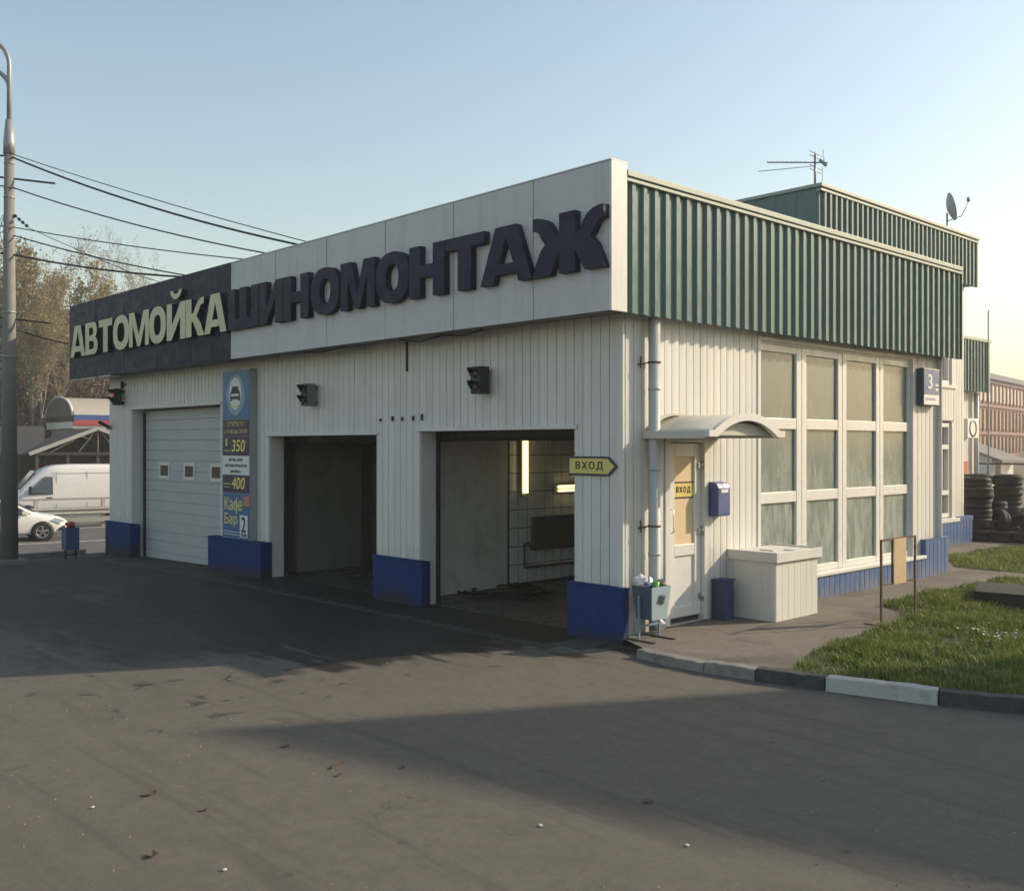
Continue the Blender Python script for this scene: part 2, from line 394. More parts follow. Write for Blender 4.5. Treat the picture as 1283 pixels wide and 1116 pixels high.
        c = mix(nt, math_n(nt, 'MULTIPLY', damp_shade, 0.62), c, k((0.10, 0.098, 0.094), 0.26))
        r1 = math_n(nt, 'MULTIPLY', wm, -0.36)
        rr = math_n(nt, 'ADD', r1, rough)
        nt.links.new(rr, b.inputs['Roughness'])
        # lot ends at the road bank: bare earth and grass beyond
        e = noise(nt, pos, 0.8, 5)
        earth = mix(nt, e, (0.07, 0.06, 0.035), (0.10, 0.095, 0.05))
        c = mix(nt, ramp(nt, X, -15.3, -15.7), c, earth)
    else:
        b.inputs['Roughness'].default_value = rough
    nt.links.new(c, b.inputs['Base Color'])
    b.inputs['Specular IOR Level'].default_value = 0.3
    bn = _n(nt, 'ShaderNodeBump'); bn.inputs['Strength'].default_value = 0.6; bn.inputs['Distance'].default_value = 0.007
    hh = math_n(nt, 'SUBTRACT', hgt, math_n(nt, 'MULTIPLY', crack, 1.5))
    nt.links.new(hh, bn.inputs['Height']); nt.links.new(bn.outputs[0], b.inputs['Normal'])
    return m
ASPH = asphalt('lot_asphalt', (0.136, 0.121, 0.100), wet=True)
ROAD = asphalt('road_asphalt', (0.12, 0.115, 0.105))
PAVE = asphalt('pavement_asphalt', (0.180, 0.160, 0.132), ck=(0.40, 0.52, 0.75), grime=0.6)

mb = MB()
xs = [-900, -120, -60, -40, -30, -24, -19.5, -17.5, -15.7, -13, -11, -9, -4, 0, 4, 10, 40, 900]
ys = [-900, -100, -30, -12, -6, -2, 2, 8, 20, 60, 200, 900]
def gz(x):
    pts = [(-900, -1.06), (-19.5, -1.06), (-17.5, -0.75), (-15.7, -0.16), (-9, 0.0), (900, 0.0)]
    return float(np.interp(x, [p[0] for p in pts], [p[1] for p in pts]))
vs = [(x, y, gz(x)) for y in ys for x in xs]; nx = len(xs)
mb.add(vs, [(j*nx+i, j*nx+i+1, (j+1)*nx+i+1, (j+1)*nx+i) for j in range(len(ys)-1) for i in range(nx-1)])
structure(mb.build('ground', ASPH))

# main road on the left, 1 m below the lot; t along it, n across it
T = Vector((0.18, 0.984)).normalized(); N = Vector((-T.y, T.x)); P0 = Vector((-29.2, 3.2))
def rp(t, n): p = P0+T*t+N*n; return (p.x, p.y)
sheet('road', [rp(-160, -8), rp(160, -8), rp(160, 19), rp(-160, 19)], -1.04, ROAD)
LINE = pm('line_paint', (0.62, 0.60, 0.54), 0.7, var=0.1, dirt=0.7, dirt_col=(0.2, 0.19, 0.17), dirt_scale=3)
def marking(t0, t1, n0, w):
    o = sheet('lane_marking', [rp(t0, n0), rp(t1, n0), rp(t1, n0+w), rp(t0, n0+w)], -1.034, LINE)
marking(-160, 160, -1.0, 0.16); marking(-160, 160, 5.1, 0.15)
for i in range(-6, 8): marking(i*9.0+1, i*9.0+4.2, -5.7, 0.14)
for i in range(-6, 8): marking(i*9.0+2, i*9.0+5.2, 12.4, 0.14)

# raised pavement beside the building
KB = [(0.61, -0.50), (1.03, -0.575), (1.55, -0.565), (2.09, -0.49), (2.77, -0.36), (3.74, -0.12), (4.6, 0.22), (5.6, 0.75), (6.6, 1.34), (8.4, 2.4), (11, 4.0), (15, 6.4), (30, 15.5)]
def inset(p, i, d):
    a = Vector(p[max(0, i-1)]); c = Vector(p[min(len(p)-1, i+1)]); t = (c-a).normalized(); return Vector(p[i])+Vector((-t.y, t.x))*d
KI = [tuple(inset(KB, i, 0.15)) for i in range(len(KB))]
pv = [(-0.05, -0.10), (0.12, -0.12), (0.62, -0.36)] + KI + [(30, 60), (-30, 60), (-30, 22), (-2.0, 22), (-2.0, 8.4), (-0.05, 8.4)]
pave = sheet('pavement', pv, 0.085, PAVE)
mb = MB().box(-0.02, 0.13, -0.13, 0.02, -0.05, 0.083)
kerb = tag(bpy.data.objects.new('kerb', None), kind='structure'); link(kerb)
def kerb_run(i0, i1, mat, h=0.125):
    mb = MB()
    pts = []
    n = max(6, round(9*(i1-i0)))
    for q in range(n+1):
        u = i0+(i1-i0)*q/n; k = min(int(u), len(KB)-2); f = u-k
        A = Vector(KB[k]).lerp(Vector(KB[k+1]), f); B = Vector(KI[k]).lerp(Vector(KI[k+1]), f)
        pts.append((A, B))
    vs = []
    for q, (A, B) in enumerate(pts):
        j = rnd.uniform(-0.009, 0.005)
        A2 = A.lerp(B, rnd.uniform(0.06, 0.17))
        vs += [(A.x, A.y, -0.05), (A2.x, A2.y, h+j), (B.x, B.y, h+j+0.004), (B.x, B.y, -0.05)]
    fs = []
    for q in range(len(pts)-1):
        for k in range(4):
            fs.append((q*4+k, q*4+(k+1) % 4, (q+1)*4+(k+1) % 4, (q+1)*4+k))
    fs.append((0, 1, 2, 3)); e = (len(pts)-1)*4; fs.append((e+3, e+2, e+1, e))
    mb.add(vs, fs); mb.build('kerb_stone', mat, kerb, bevel=0.012)
kerb_run(0, 1.97, CONC, 0.10); kerb_run(1.985, 3.0, CONC, 0.115); kerb_run(3.015, 3.99, CONCD, 0.125)
kerb_run(4.005, 4.99, CONCW, 0.14); kerb_run(5.005, 6.4, CONCD, 0.135); kerb_run(6.415, 7.5, CONCW, 0.135); kerb_run(7.515, 9.0, CONCD); kerb_run(9.015, 10, CONCW); kerb_run(10.015, 12, CONCD)

# concrete apron strip with a drain in front of the bays
apr = sheet('apron', [(-13.9, -0.62), (-0.1, -0.62), (-0.1, 0.2), (-13.9, 0.2)], 0.004, pm('apron_concrete', (0.075, 0.07, 0.062), 0.6, var=0.25, scale=2.5, dirt=0.7, dirt_col=(0.03, 0.03, 0.03), dirt_scale=1.5, bump=0.3))
for v in apr.data.vertices:
    if v.co.x < -9: v.co.z = gz(v.co.x)+0.006
gr = MB()
for i in range(62):
    x = -13.4+i*0.21; gr.box(x, x+0.19, -0.86, -0.70, gz(x)-0.02, gz(x)+0.012)
structure(gr.build('drain_grating', pm('drain_iron', (0.05, 0.048, 0.045), 0.7, var=0.3)))

# ------------------------------------------------------------------ the car wash building
B = thing('car_wash_building', 'white panelled car wash with three bays, green corrugated roof edge and blue plinths', 'building')
SEG = [(-15.04, -13.82, 0), (-13.82, -9.80, 3.07), (-9.80, -8.02, 0), (-8.02, -4.83, 2.46), (-4.83, -3.78, 0), (-3.78, -0.75, 2.50), (-0.75, 0.0, 0)]
ZT = 3.95
core = MB()
for a, b_, hd in SEG:
    core.box(a, b_, 0.004, 0.24, hd if hd else -0.4, ZT)
core.box(-15.04, -14.84, 0.24, 8.36, -0.4, 5.2)           # far end wall
core.box(-14.84, -9.5, 8.16, 8.36, -0.4, 5.2)             # rear wall
fw = core.build('front_wall', WHITE, B)
PLT = 0.66
def boards_front(a, b_, z0, z1):
    n = max(1, round((b_-a)/0.148)); w = (b_-a)/n
    for i in range(n):
        g = rnd.choice((0.0012, 0.0025, 0.0045)); key = (round(w, 4), round(z0, 3), round(z1, 3), g)
        if key not in BM:
            m2 = MB()
            m2.add([(g, 0, z0), (g+.004, -.016, z0), (w*.5, -.0185, z0), (w-g-.004, -.016, z0), (w-g, 0, z0), (g, 0, z1), (g+.004, -.016, z1), (w*.5, -.0185, z1), (w-g-.004, -.016, z1), (w-g, 0, z1)],
                   [(0, 1, 6, 5), (1, 2, 7, 6), (2, 3, 8, 7), (3, 4, 9, 8), (0, 5, 9, 4), (0, 4, 3, 2, 1), (5, 6, 7, 8, 9)])
            BM[key] = m2.mesh('board'); BM[key].materials.append(WHITE)
        o = bpy.data.objects.new('board', BM[key]); o.location = (a+i*w, -0.001-rnd.uniform(0, .002), 0); link(o, fw)
BM = {}
for a, b_, hd in SEG:
    if b_ == 0.0: b_ = -0.045
    if hd == 0: boards_front(a, b_, 0.60, ZT)
    else: boards_front(a, b_, hd+0.035, ZT)
# corner flashing and lintel trims, jambs
for a, b_, hd in SEG:
    if hd:
        MB().box(a-0.06, b_+0.06, -0.045, 0.01, hd, hd+0.05).build('lintel_trim', WHITE2, fw, bevel=0.006)
        MB().box(a-0.002, a+0.012, 0.0, 0.27, 0.0 if hd < 3 else -0.12, hd).build('jamb', WHITE2, fw)
        MB().box(b_-0.012, b_+0.002, 0.0, 0.27, 0.0 if hd < 3 else -0.12, hd).build('jamb', WHITE2, fw)
MB().box(-0.045, 0.028, -0.03, 0.004, 0.6, 3.86).build('corner_flashing', WHITE2, fw, bevel=0.004)
# navy plinth blocks at each pier
for a, b_, y0, y1_, z0 in ((-15.07, -13.70, -0.10, 0.12, -0.45), (-9.93, -7.97, -0.20, 0.02, -0.3), (-4.87, -3.68, -0.06, 0.10, -0.2), (-0.80, 0.10, -0.10, 0.0, -0.2)):
    zt_ = PLT-0.02 if a > -9 else 0.60
    p = MB().box(a, b_, y0, y1_, z0, zt_).build('plinth', NAVY, B, bevel=0.006)
    MB().box(a-0.012, b_+0.012, y0-0.012, 0.002, zt_+0.001, zt_+0.018).build('drip_cap', NAVY, p)
# stubs of removed lettering and a short conduit
for x in (-4.72, -4.42, -4.18, -3.92, -3.72):
    MB().box(x, x+0.022, -0.05, -0.018, 2.66, 2.66+rnd.uniform(.04, .09)).build('bracket_stub', DARK, fw)
MB().tube([(-4.06, -0.035, 3.80), (-4.06, -0.035, 3.38)], 0.016, 8).build('conduit', DARK, fw)

# front fascia: white and dark composite panels on a box
FX = [0.27, -0.94, -2.42, -3.91, -5.40, -6.90, -8.41, -9.92, -11.42, -12.96, -14.50, -16.05]
fa = MB().box(-16.04, 0.26, -0.508, -0.265, 3.815, 5.44).build('front_fascia', SOFFIT, B)
for i in range(len(FX)-1):
    b_, a = FX[i], FX[i+1]; g = 0.007; t = rnd.uniform(-0.0025, 0.0025)
    m2 = MB().hull8([(a+g, -.53+t, 3.80), (b_-g, -.53-t, 3.80), (a+g, -.51, 3.80), (b_-g, -.51, 3.80), (a+g, -.53-t, 5.455), (b_-g, -.53+t, 5.455), (a+g, -.51, 5.455), (b_-g, -.51, 5.455)])
    m2.build('panel', PANELW if i < 6 else DARKP, fa)
MB().box(0.262, 0.292, -0.533, -0.262, 3.795, 5.46).build('end_cap', WHITE2, fa, bevel=0.004)
MB().box(-16.06, -8.42, -0.535, -0.25, 5.457, 5.475).build('top_flashing', DARKP, fa)
MB().box(-8.415, 0.293, -0.535, -0.25, 5.461, 5.475).build('top_flashing', WHITE2, fa)
MB().box(-16.05, -14.5, -0.528, -0.27, 3.786, 3.797).build('bottom_trim', WHITE2, fa)
MB().box(-14.4, -13.75, -0.52, -0.29, 3.78, 3.80).build('bottom_trim', WHITE2, fa)
MB().box(-15.1, 0.0, -0.262, 0.0, 3.83, 3.86).build('front_soffit', SOFFIT, B)
MB().box(-15.05, 0.02, -0.26, 0.0, 3.86, 5.3).build('fascia_frame', SOFFIT, B)
mc = MB().tube([(-3.9, -0.30, 3.80), (-3.4, -0.30, 3.74), (-2.9, -0.30, 3.79), (-2.5, -0.3, 3.75), (-2.1, -0.30, 3.80)], 0.012, 6)
mc.tube([(-6.4, -0.34, 3.80), (-5.9, -0.34, 3.755), (-5.2, -0.34, 3.80)], 0.010, 6)
mc.build('dangling_cable', DARK, B)
MB().box(-15.0, 0.2, 0.0, 8.60, 5.12, 5.19).build('roof', ROOFM, B)

# side wall (facing +X): boards, door, big window
YE = 8.36
D0, D1, DZ0, DZ1 = 0.79, 1.60, 0.10, 2.40
W0, W1, WZ0, WZ1 = 2.82, 7.42, 0.46, 3.70
core = MB()
core.box(-0.24, -0.004, 0.24, D0, -0.2, ZT).box(-0.24, -0.004, D0, D1, DZ1, ZT).box(-0.24, -0.004, D0, D1, -0.2, DZ0)
core.box(-0.24, -0.004, D1, W0, -0.2, ZT).box(-0.24, -0.004, W0, W1, -0.2, WZ0).box(-0.24, -0.004, W0, W1, WZ1, ZT)
core.box(-0.24, -0.004, W1, YE, -0.2, ZT).box(-9.5, -0.24, YE-0.2, YE-0.001, -0.2, 5.12)
sw = core.build('side_wall', WHITE, B)
def boards_side(a, b_, z0, z1, mat=WHITE, par=None, x=0.001, nm='board', wd=0.142):
    n = max(1, round((b_-a)/wd)); w = (b_-a)/n
    for i in range(n):
        g = rnd.choice((0.0015, 0.003, 0.0045)); key = ('s', round(w, 4), round(z0, 3), round(z1, 3), mat.name, g)
        if key not in BM:
            m2 = MB()
            m2.add([(0, g, z0), (.016, g+.004, z0), (.0185, w*.5, z0), (.016, w-g-.004, z0), (0, w-g, z0), (0, g, z1), (.016, g+.004, z1), (.0185, w*.5, z1), (.016, w-g-.004, z1), (0, w-g, z1)],
                   [(0, 1, 6, 5), (1, 2, 7, 6), (2, 3, 8, 7), (3, 4, 9, 8), (0, 5, 9, 4), (0, 4, 3, 2, 1), (5, 6, 7, 8, 9)])
            BM[key] = m2.mesh(nm); BM[key].materials.append(mat)
        o = bpy.data.objects.new(nm, BM[key]); o.location = (x+rnd.uniform(0, .002), a+i*w, 0); link(o, par or sw)
boards_side(0.03, D0-0.03, 0.06, ZT); boards_side(D0-0.03, D1+0.03, DZ1+0.03, ZT); boards_side(D1+0.03, W0-0.03, 0.05, ZT)
boards_side(W0-0.03, W1+0.03, WZ1+0.03, ZT); boards_side(W1+0.03, YE, 0.05, ZT)
MB().box(-0.02, 0.10, YE-0.005, YE+0.012, 0.0, 3.9).build('corner_flashing', WHITE2, sw)
# blue plinth with vertical boards under the window, stepped up at the far end
pl = MB().box(0.0, 0.085, W0-0.4, 8.62, -0.1, 0.395).box(0.0, 0.085, 7.72, 8.62, 0.395, 0.70).build('plinth', BLUE, B)
boards_side(W0-0.4, 7.72, -0.05, 0.40, BLUE, pl, 0.086, 'board', 0.15); boards_side(7.72, 8.62, -0.05, 0.70, BLUE, pl, 0.086, 'board', 0.15)
MB().box(-0.1, 0.112, 7.71, 8.64, 0.702, 0.716).build('drip_cap', BLUE, pl)
MB().box(-0.02, 0.13, W0-0.05, 7.71, 0.402, 0.455).build('window_sill', WHITE2, B, bevel=0.008)

# downpipe
dp = MB().tube([(0.125, 0.43, 3.80), (0.125, 0.43, 0.32), (0.16, 0.43, 0.22), (0.24, 0.43, 0.16)], 0.070, 20).build('downpipe', pm('pipe_grey', (0.46, 0.47, 0.46), 0.45, var=0.06, dirt=0.3, dirt_col=(0.3, 0.29, 0.26), streak=True), B)
for z in (2.97, 2.02, 1.02): MB().lathe([(0.070, z-.02), (0.074, z-.02), (0.074, z+.02), (0.070, z+.02)], 20, c=(0.125, 0.43, 0)).build('pipe_joint', MATS['pipe_grey'], dp)
for z in (3.28, 1.35):
    m2 = MB().lathe([(0.071, z-.012), (0.078, z-.012), (0.078, z+.012), (0.071, z+.012)], 20, c=(0.125, 0.43, 0)); m2.bar((0.0, 0.24, z-.03), (0.10, 0.38, z), 0.016).bar((0.05, 0.27, z-.07), (0.05, 0.27, z+.07), 0.014); m2.build('bracket', RUST, dp)

# entrance door
dr = MB().box(-0.10, -0.055, D0+0.07, D1-0.05, 0.17, 2.33).build('door', WHITE3, B)
fr = MB().box(-0.11, 0.035, D0-0.03, D0+0.065, 0.10, DZ1).box(-0.11, 0.035, D1-0.045, D1+0.025, 0.10, DZ1).box(-0.11, 0.035, D0+0.066, D1-0.046, DZ1-0.06, DZ1).build('door_frame', WHITE2, B, bevel=0.004)
MB().box(-0.12, -0.06, D0+0.066, D1-0.046, 0.085, 0.165).build('threshold', CONCD, B)
y0, y1 = D0+0.07, D1-0.05
st = MB().box(-0.054, -0.02, y0, y0+0.15, 0.17, 2.33).box(-0.054, -0.02, y1-0.13, y1, 0.17, 2.33).box(-0.054, -0.021, y0+0.15, y1-0.13, 2.16, 2.33).box(-0.054, -0.021, y0+0.15, y1-0.13, 0.93, 1.07).box(-0.054, -0.021, y0+0.15, y1-0.13, 0.17, 0.30)
st.build('stile_frame', WHITE3, dr, bevel=0.006)
MB().box(-0.054, -0.045, y0+0.151, y1-0.131, 1.071, 2.159).build('door_panel', BEIGE, dr, label='beige sheet filling the upper half of the door')
MB().box(-0.054, -0.045, y0+0.151, y1-0.131, 0.301, 0.929).build('door_panel', WHITE3, dr)
for z in (0.40, 1.22, 2.05):
    MB().box(-0.02, 0.0, y1-0.07, y1+0.03, z-.035, z+.035).tube([(0.012, y1-0.005, z-.06), (0.012, y1-0.005, z+.06)], 0.012, 10).build('hinge', CHROME, dr)
MB().tube([(-0.02, y0+0.065, 1.22), (0.03, y0+0.065, 1.24), (0.03, y0+0.065, 1.50), (-0.02, y0+0.065, 1.52)], 0.011, 8).box(-0.02, -0.012, y0+0.04, y0+0.09, 1.14, 1.20).build('handle', WHITE3, dr)

# big glazed front: 4 columns x 3 rows
win = MB().box(-0.16, -0.13, W0, W1, WZ0, WZ1).build('window', WHITE3, B)
cols = [(2.90, 3.84), (4.12, 5.02), (5.28, 6.22), (6.47, 7.34)]
rows = [(0.55, 1.50), (1.65, 2.53), (2.68, 3.60)]
for c0, c1 in cols:
    for r0, r1 in rows:
        j = rnd.uniform(-0.002, 0.002)
        MB().hull8([(-.072, c0-.01, r0-.01), (-.060+j, c0-.01, r0-.01), (-.072, c1+.01, r0-.01), (-.060-j, c1+.01, r0-.01), (-.072, c0-.01, r1+.01), (-.060-j, c0-.01, r1+.01), (-.072, c1+.01, r1+.01), (-.060+j, c1+.01, r1+.01)]).build('pane', GLASSF, win)
edges = [W0]+[e for c in cols for e in c]+[W1]
for k in range(5):
    a, b_ = edges[2*k], edges[2*k+1]
    if k in (0, 4): MB().box(-0.12, -0.02, a, b_, WZ0, WZ1).build('mullion', WHITE3, win, bevel=0.008)
    else:
        m_ = (a+b_)/2
        MB().box(-0.12, -0.02, a, m_-0.006, WZ0, WZ1).build('mullion', WHITE3, win, bevel=0.008)
        MB().box(-0.12, -0.022, m_+0.006, b_, WZ0, WZ1).build('mullion', WHITE3, win, bevel=0.008)
zz = [WZ0, 0.55, 1.50, 1.65, 2.53, 2.68, 3.60, WZ1]
for c0, c1 in cols:
    for k in range(4): MB().box(-0.12, -0.024, c0+.0005, c1-.0005, zz[2*k], zz[2*k+1]).build('transom', WHITE3, win, bevel=0.006)
MB().box(-0.02, 0.035, W0-0.05, W0+0.02, WZ0, WZ1+0.03).box(-0.02, 0.035, W1-0.02, W1+0.05, WZ0, WZ1+0.03).box(-0.02, 0.040, W0-0.05, W1+0.05, WZ1+0.031, WZ1+0.08).build('window_trim', WHITE2, win)

# side fascia: green profiled sheets with coping
def profile_sheets(par, x, ya, yb, z0, z1, name='sheet', pitch=0.205, per=5, axis='Y', dep=0.05):
    n = round((yb-ya)/pitch); p = (yb-ya)/n; k = 0; base = None
    while k < n:
        q = min(per, n-k); key = ('prof', round(p, 4), q, round(z0, 2), round(z1, 2), axis)
        if key not in BM:
            pts = []
            for i in range(q):
                o_ = i*p; pts += [(o_, 0.0), (o_+p*0.50, 0.0), (o_+p*0.60, dep), (o_+p*0.90, dep)]
            pts.append((q*p, 0.0))
            m2 = MB(); vs = []
            for u, d in pts:
                for z in (z0, z1): vs.append((d, u, z) if axis == 'Y' else (u, -d, z))
            m2.add(vs, [(2*i, 2*i+2, 2*i+3, 2*i+1) for i in range(len(pts)-1)])
            me = m2.mesh(name, fix=False)
            if axis == 'X': me.flip_normals()
            me.materials.append(GREEN); BM[key] = me
        o = bpy.data.objects.new(name, BM[key])
        o.location = (x+rnd.uniform(0, .003), ya+k*p, 0) if axis == 'Y' else (ya+k*p, x, 0)
        link(o, par)
        sm = o.modifiers.new('gauge', 'SOLIDIFY'); sm.thickness = 0.003; sm.offset = -1
        k += q
fs_ = MB().box(-0.02, 0.215, -0.255, 8.70, 3.90, 5.30).build('side_fascia', SOFFIT, B)
profile_sheets(fs_, 0.225, -0.26, 8.74, 3.80, 5.32, dep=0.036)
MB().box(0.18, 0.300, -0.258, 8.76, 5.33, 5.40).build('coping', COPING, fs_, bevel=0.006)
MB().box(0.19, 0.290, -0.258, 8.75, 5.275, 5.312).build('coping', COPING, fs_, bevel=0.004)
MB().box(0.218, 0.290, 8.735, 8.755, 3.80, 5.274).build('end_trim', GREEN, fs_)
so_ = MB().box(0.0, 0.216, -0.26, 8.72, 3.84, 3.87).build('side_soffit', SOFFIT, B)

# rear two-storey wing
RX, RY0, RY1 = -2.0, 7.85, 14.35
rw = MB().box(-9.5, RX-0.004, YE+0.002, 12.95, -0.2, 5.2).box(-9.5, RX-0.004, 13.80, RY1, -0.2, 5.2).box(-9.5, RX-0.20, 12.95, 13.80, -0.2, 5.2)
rw.box(-9.5, RX-0.004, RY0, RY1, 5.2, 6.6).box(RX-0.20, RX-0.004, 12.95, 13.80, -0.2, 0.66).box(RX-0.20, RX-0.004, 12.95, 13.80, 2.84, 3.60)
rear = rw.build('rear_wing', WHITE, B)
boards_side(YE+0.3, 12.92, 0.1, 6.0, WHITE, rear, RX, 'board', 0.16); boards_side(13.80, RY1, 0.1, 6.0, WHITE, rear, RX, 'board', 0.14)
boards_side(12.93, 13.79, 2.86, 3.62, WHITE, rear, RX, 'board', 0.14)
rp_ = MB().box(RX, RX+0.09, YE+0.3, 14.60, -0.1, 0.60).build('plinth', BLUE, B); boards_side(YE+0.3, 14.60, -0.05, 0.60, BLUE, rp_, RX+0.091, 'board', 0.17)
MB().box(RX-.05, RX+.118, 13.9, 14.62, 0.60, 0.70).build('drip_cap', BLUE, rp_)
MB().box(RX-.05, RX+.12, 12.7, 13.9, 0.60, 0.68).build('window_sill', WHITE2, B)
for z0, z1, nm in ((0.70, 2.80, 'lower'), (3.66, 5.15, 'upper')):
    wv = MB().box(RX-.15, RX-.13, 12.93, 13.79, z0, z1).build('window', GLASSD if nm == 'lower' else GLASSP, B)
    m2 = MB().box(RX-.13, RX-.02, 12.93, 13.02, z0, z1).box(RX-.13, RX-.02, 13.60, 13.70, z0, z1).box(RX-.13, RX-.02, 13.02, 13.60, z0, z0+.09).box(RX-.13, RX-.02, 13.02, 13.60, z1-.09, z1)
    if nm == 'lower': m2.box(RX-.13, RX-.02, 13.02, 13.60, 2.22, 2.32).box(RX-.13, RX-.02, 13.02, 13.60, 1.20, 1.30).box(RX-.13, RX-.02, 13.22, 13.30, 1.30, 2.22)
    m2.build('frame', WHITE3, wv)
    MB().box(RX-.14, RX+.02, 13.70, 13.80, z0-.03, z1+.03).build('reveal', WHITE2, wv)
MB().box(RX-.05, RX+.05, 12.9, 13.9, 3.58, 3.65).build('window_sill', WHITE2, B)
uf = MB().box(-9.4, RX+0.2, RY0-0.25, 14.45, 5.98, 6.95).build('upper_fascia', SOFFIT, B)
profile_sheets(uf, RX+0.225, RY0-0.30, 14.5, 5.90, 6.96, pitch=0.20)
profile_sheets(uf, RY0-0.30, -9.5, RX+0.22, 5.90, 6.96, axis='X', pitch=0.42, dep=0.02)
MB().box(-9.5, RX+0.31, RY0-0.35, 14.53, 6.97, 7.035).build('coping', COPING, uf, bevel=0.006)
MB().box(RX+0.20, RX+0.295, RY0-0.34, 14.52, 6.90, 6.94).build('coping', COPING, uf)
MB().box(-9.4, RX+0.22, RY0-0.24, 14.46, 5.93, 5.96).build('upper_soffit', SOFFIT, B)

# low block at the very back
lb = MB().box(-12, -4.304, 14.36, 21.0, -0.2, 4.6).build('back_block', WHITE, B)
boards_side(14.4, 21.0, 0.0, 4.4, WHITE, lb, -4.30, 'board', 0.18)
lf = MB().box(-12, -4.08, 14.40, 21.1, 3.95, 5.2).build('back_fascia', SOFFIT, B)
profile_sheets(lf, -4.07, 14.4, 21.15, 3.83, 5.28, pitch=0.21)
MB().box(-4.12, -4.0, 14.4, 21.2, 5.27, 5.35).build('coping', COPING, lf)
MB().tube([(-4.18, 20.55, 3.8), (-4.18, 20.55, 0.2)], 0.07, 12).build('downpipe', MATS['pipe_grey'], B)
MB().tube([(-4.0, 20.95, 6.2), (-4.0, 20.95, 0.1)], 0.022, 6).build('standpipe', GREYM, B)

# garage door (closed, third bay)
gd = MB().box(-13.82, -9.80, 0.275, 0.30, -0.16, 3.07).build('sectional_door', WHITE2, B)
nz_ = 15
for i in range(nz_):
    z0 = -0.15+i*3.2/nz_; z1 = z0+3.2/nz_-0.006
    MB().box(-13.72, -9.85, 0.252, 0.275, z0, z1).build('door_section', pm('door_white', (0.43, 0.44, 0.45), 0.5, var=0.04, dirt=0.4, dirt_col=(0.36, 0.36, 0.35), rand=0.04), gd, bevel=0.006)
for x in (-12.77, -11.62, -10.46):
    f_ = MB().box(x-.25, x+.25, 0.236, 0.251, 1.60, 1.665).box(x-.25, x+.25, 0.236, 0.251, 1.885, 1.95).box(x-.25, x-.19, 0.236, 0.251, 1.665, 1.885).box(x+.19, x+.25, 0.236, 0.251, 1.665, 1.885).build('window_frame', WHITE3, gd)
    MB().box(x-.188, x+.188, 0.243, 0.2515, 1.667, 1.883).build('pane', GLASSD, gd)
MB().box(-13.79, -13.72, 0.22, 0.29, -0.15, 3.0).build('guide_rail', DARK, gd)

# bay interiors
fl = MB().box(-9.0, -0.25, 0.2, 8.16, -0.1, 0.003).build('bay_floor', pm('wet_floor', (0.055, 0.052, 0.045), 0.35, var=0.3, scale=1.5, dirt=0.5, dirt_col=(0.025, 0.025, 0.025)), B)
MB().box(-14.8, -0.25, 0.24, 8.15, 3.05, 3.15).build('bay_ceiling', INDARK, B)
pt1 = MB().box(-4.55, -4.30, 0.24, 8.1, 0.0, 3.05).build('partition', INNER, B)
for i in range(8):
    y = 0.40+i*0.222
    MB().box(-4.298, -4.275, y, y+0.217, 0.02, 2.62).build('board', INNERB, pt1)
MB().box(-4.2995, -4.298, 2.20, 6.6, 0.0, 2.75).build('grout', INDARK, pt1)
for iy in range(20):
    for iz in range(9):
        y = 2.24+iy*0.205; z = 0.05+iz*0.30
        if 'tile' not in BM: BM['tile'] = MB().box(-.0005, .005, 0, .191, 0, .288).mesh('tile'); BM['tile'].materials.append(TILE)
        o = bpy.data.objects.new('tile', BM['tile']); o.location = (-4.2975+rnd.uniform(0, .001), y, z); link(o, pt1)
INNER2 = pm('inner_plaster_shaded', (0.20, 0.20, 0.18), 0.75, var=0.12, dirt=0.5, dirt_col=(0.09, 0.085, 0.07), dirt_scale=1.6)  # darker copy of the inner plaster: the middle bay's shade put into its colour
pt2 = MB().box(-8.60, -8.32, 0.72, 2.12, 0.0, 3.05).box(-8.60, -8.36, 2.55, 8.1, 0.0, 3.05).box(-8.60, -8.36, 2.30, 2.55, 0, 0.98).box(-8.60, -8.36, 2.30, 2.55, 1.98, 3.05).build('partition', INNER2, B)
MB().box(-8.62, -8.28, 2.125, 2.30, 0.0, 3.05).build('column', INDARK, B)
MB().box(-8.48, -8.44, 2.30, 2.56, 0.99, 1.97).build('inner_window', GLASSP, B)
MB().box(-8.66, -8.20, 0.30, 0.44, 0.0, 3.05).box(-8.62, -8.40, 0.44, 0.72, 0, 3.05).build('door_guide', INDARK, B)
MB().box(-9.05, -9.0, 0.24, 8.1, -0.1, 3.05).box(-0.30, -0.25, 0.24, 7.9, 0, 3.05).box(-9.0, -0.25, 8.10, 8.14, 0, 3.05).build('inner_lining', INNER, B)
for a, b_, hd in ((-8.02, -4.83, 2.46), (-3.78, -0.75, 2.50)):
    MB().tube([(a-.1, 0.42, hd-0.02), (b_+.1, 0.42, hd-0.02)], 0.12, 14).build('shutter_roll', DARK, B)
    MB().box(a-0.02, a+0.05, 0.275, 0.33, 0, hd).build('guide_rail', DARK, B)
    MB().box(b_-0.05, b_+0.02, 0.275, 0.33, 0, hd).build('guide_rail', DARK, B)

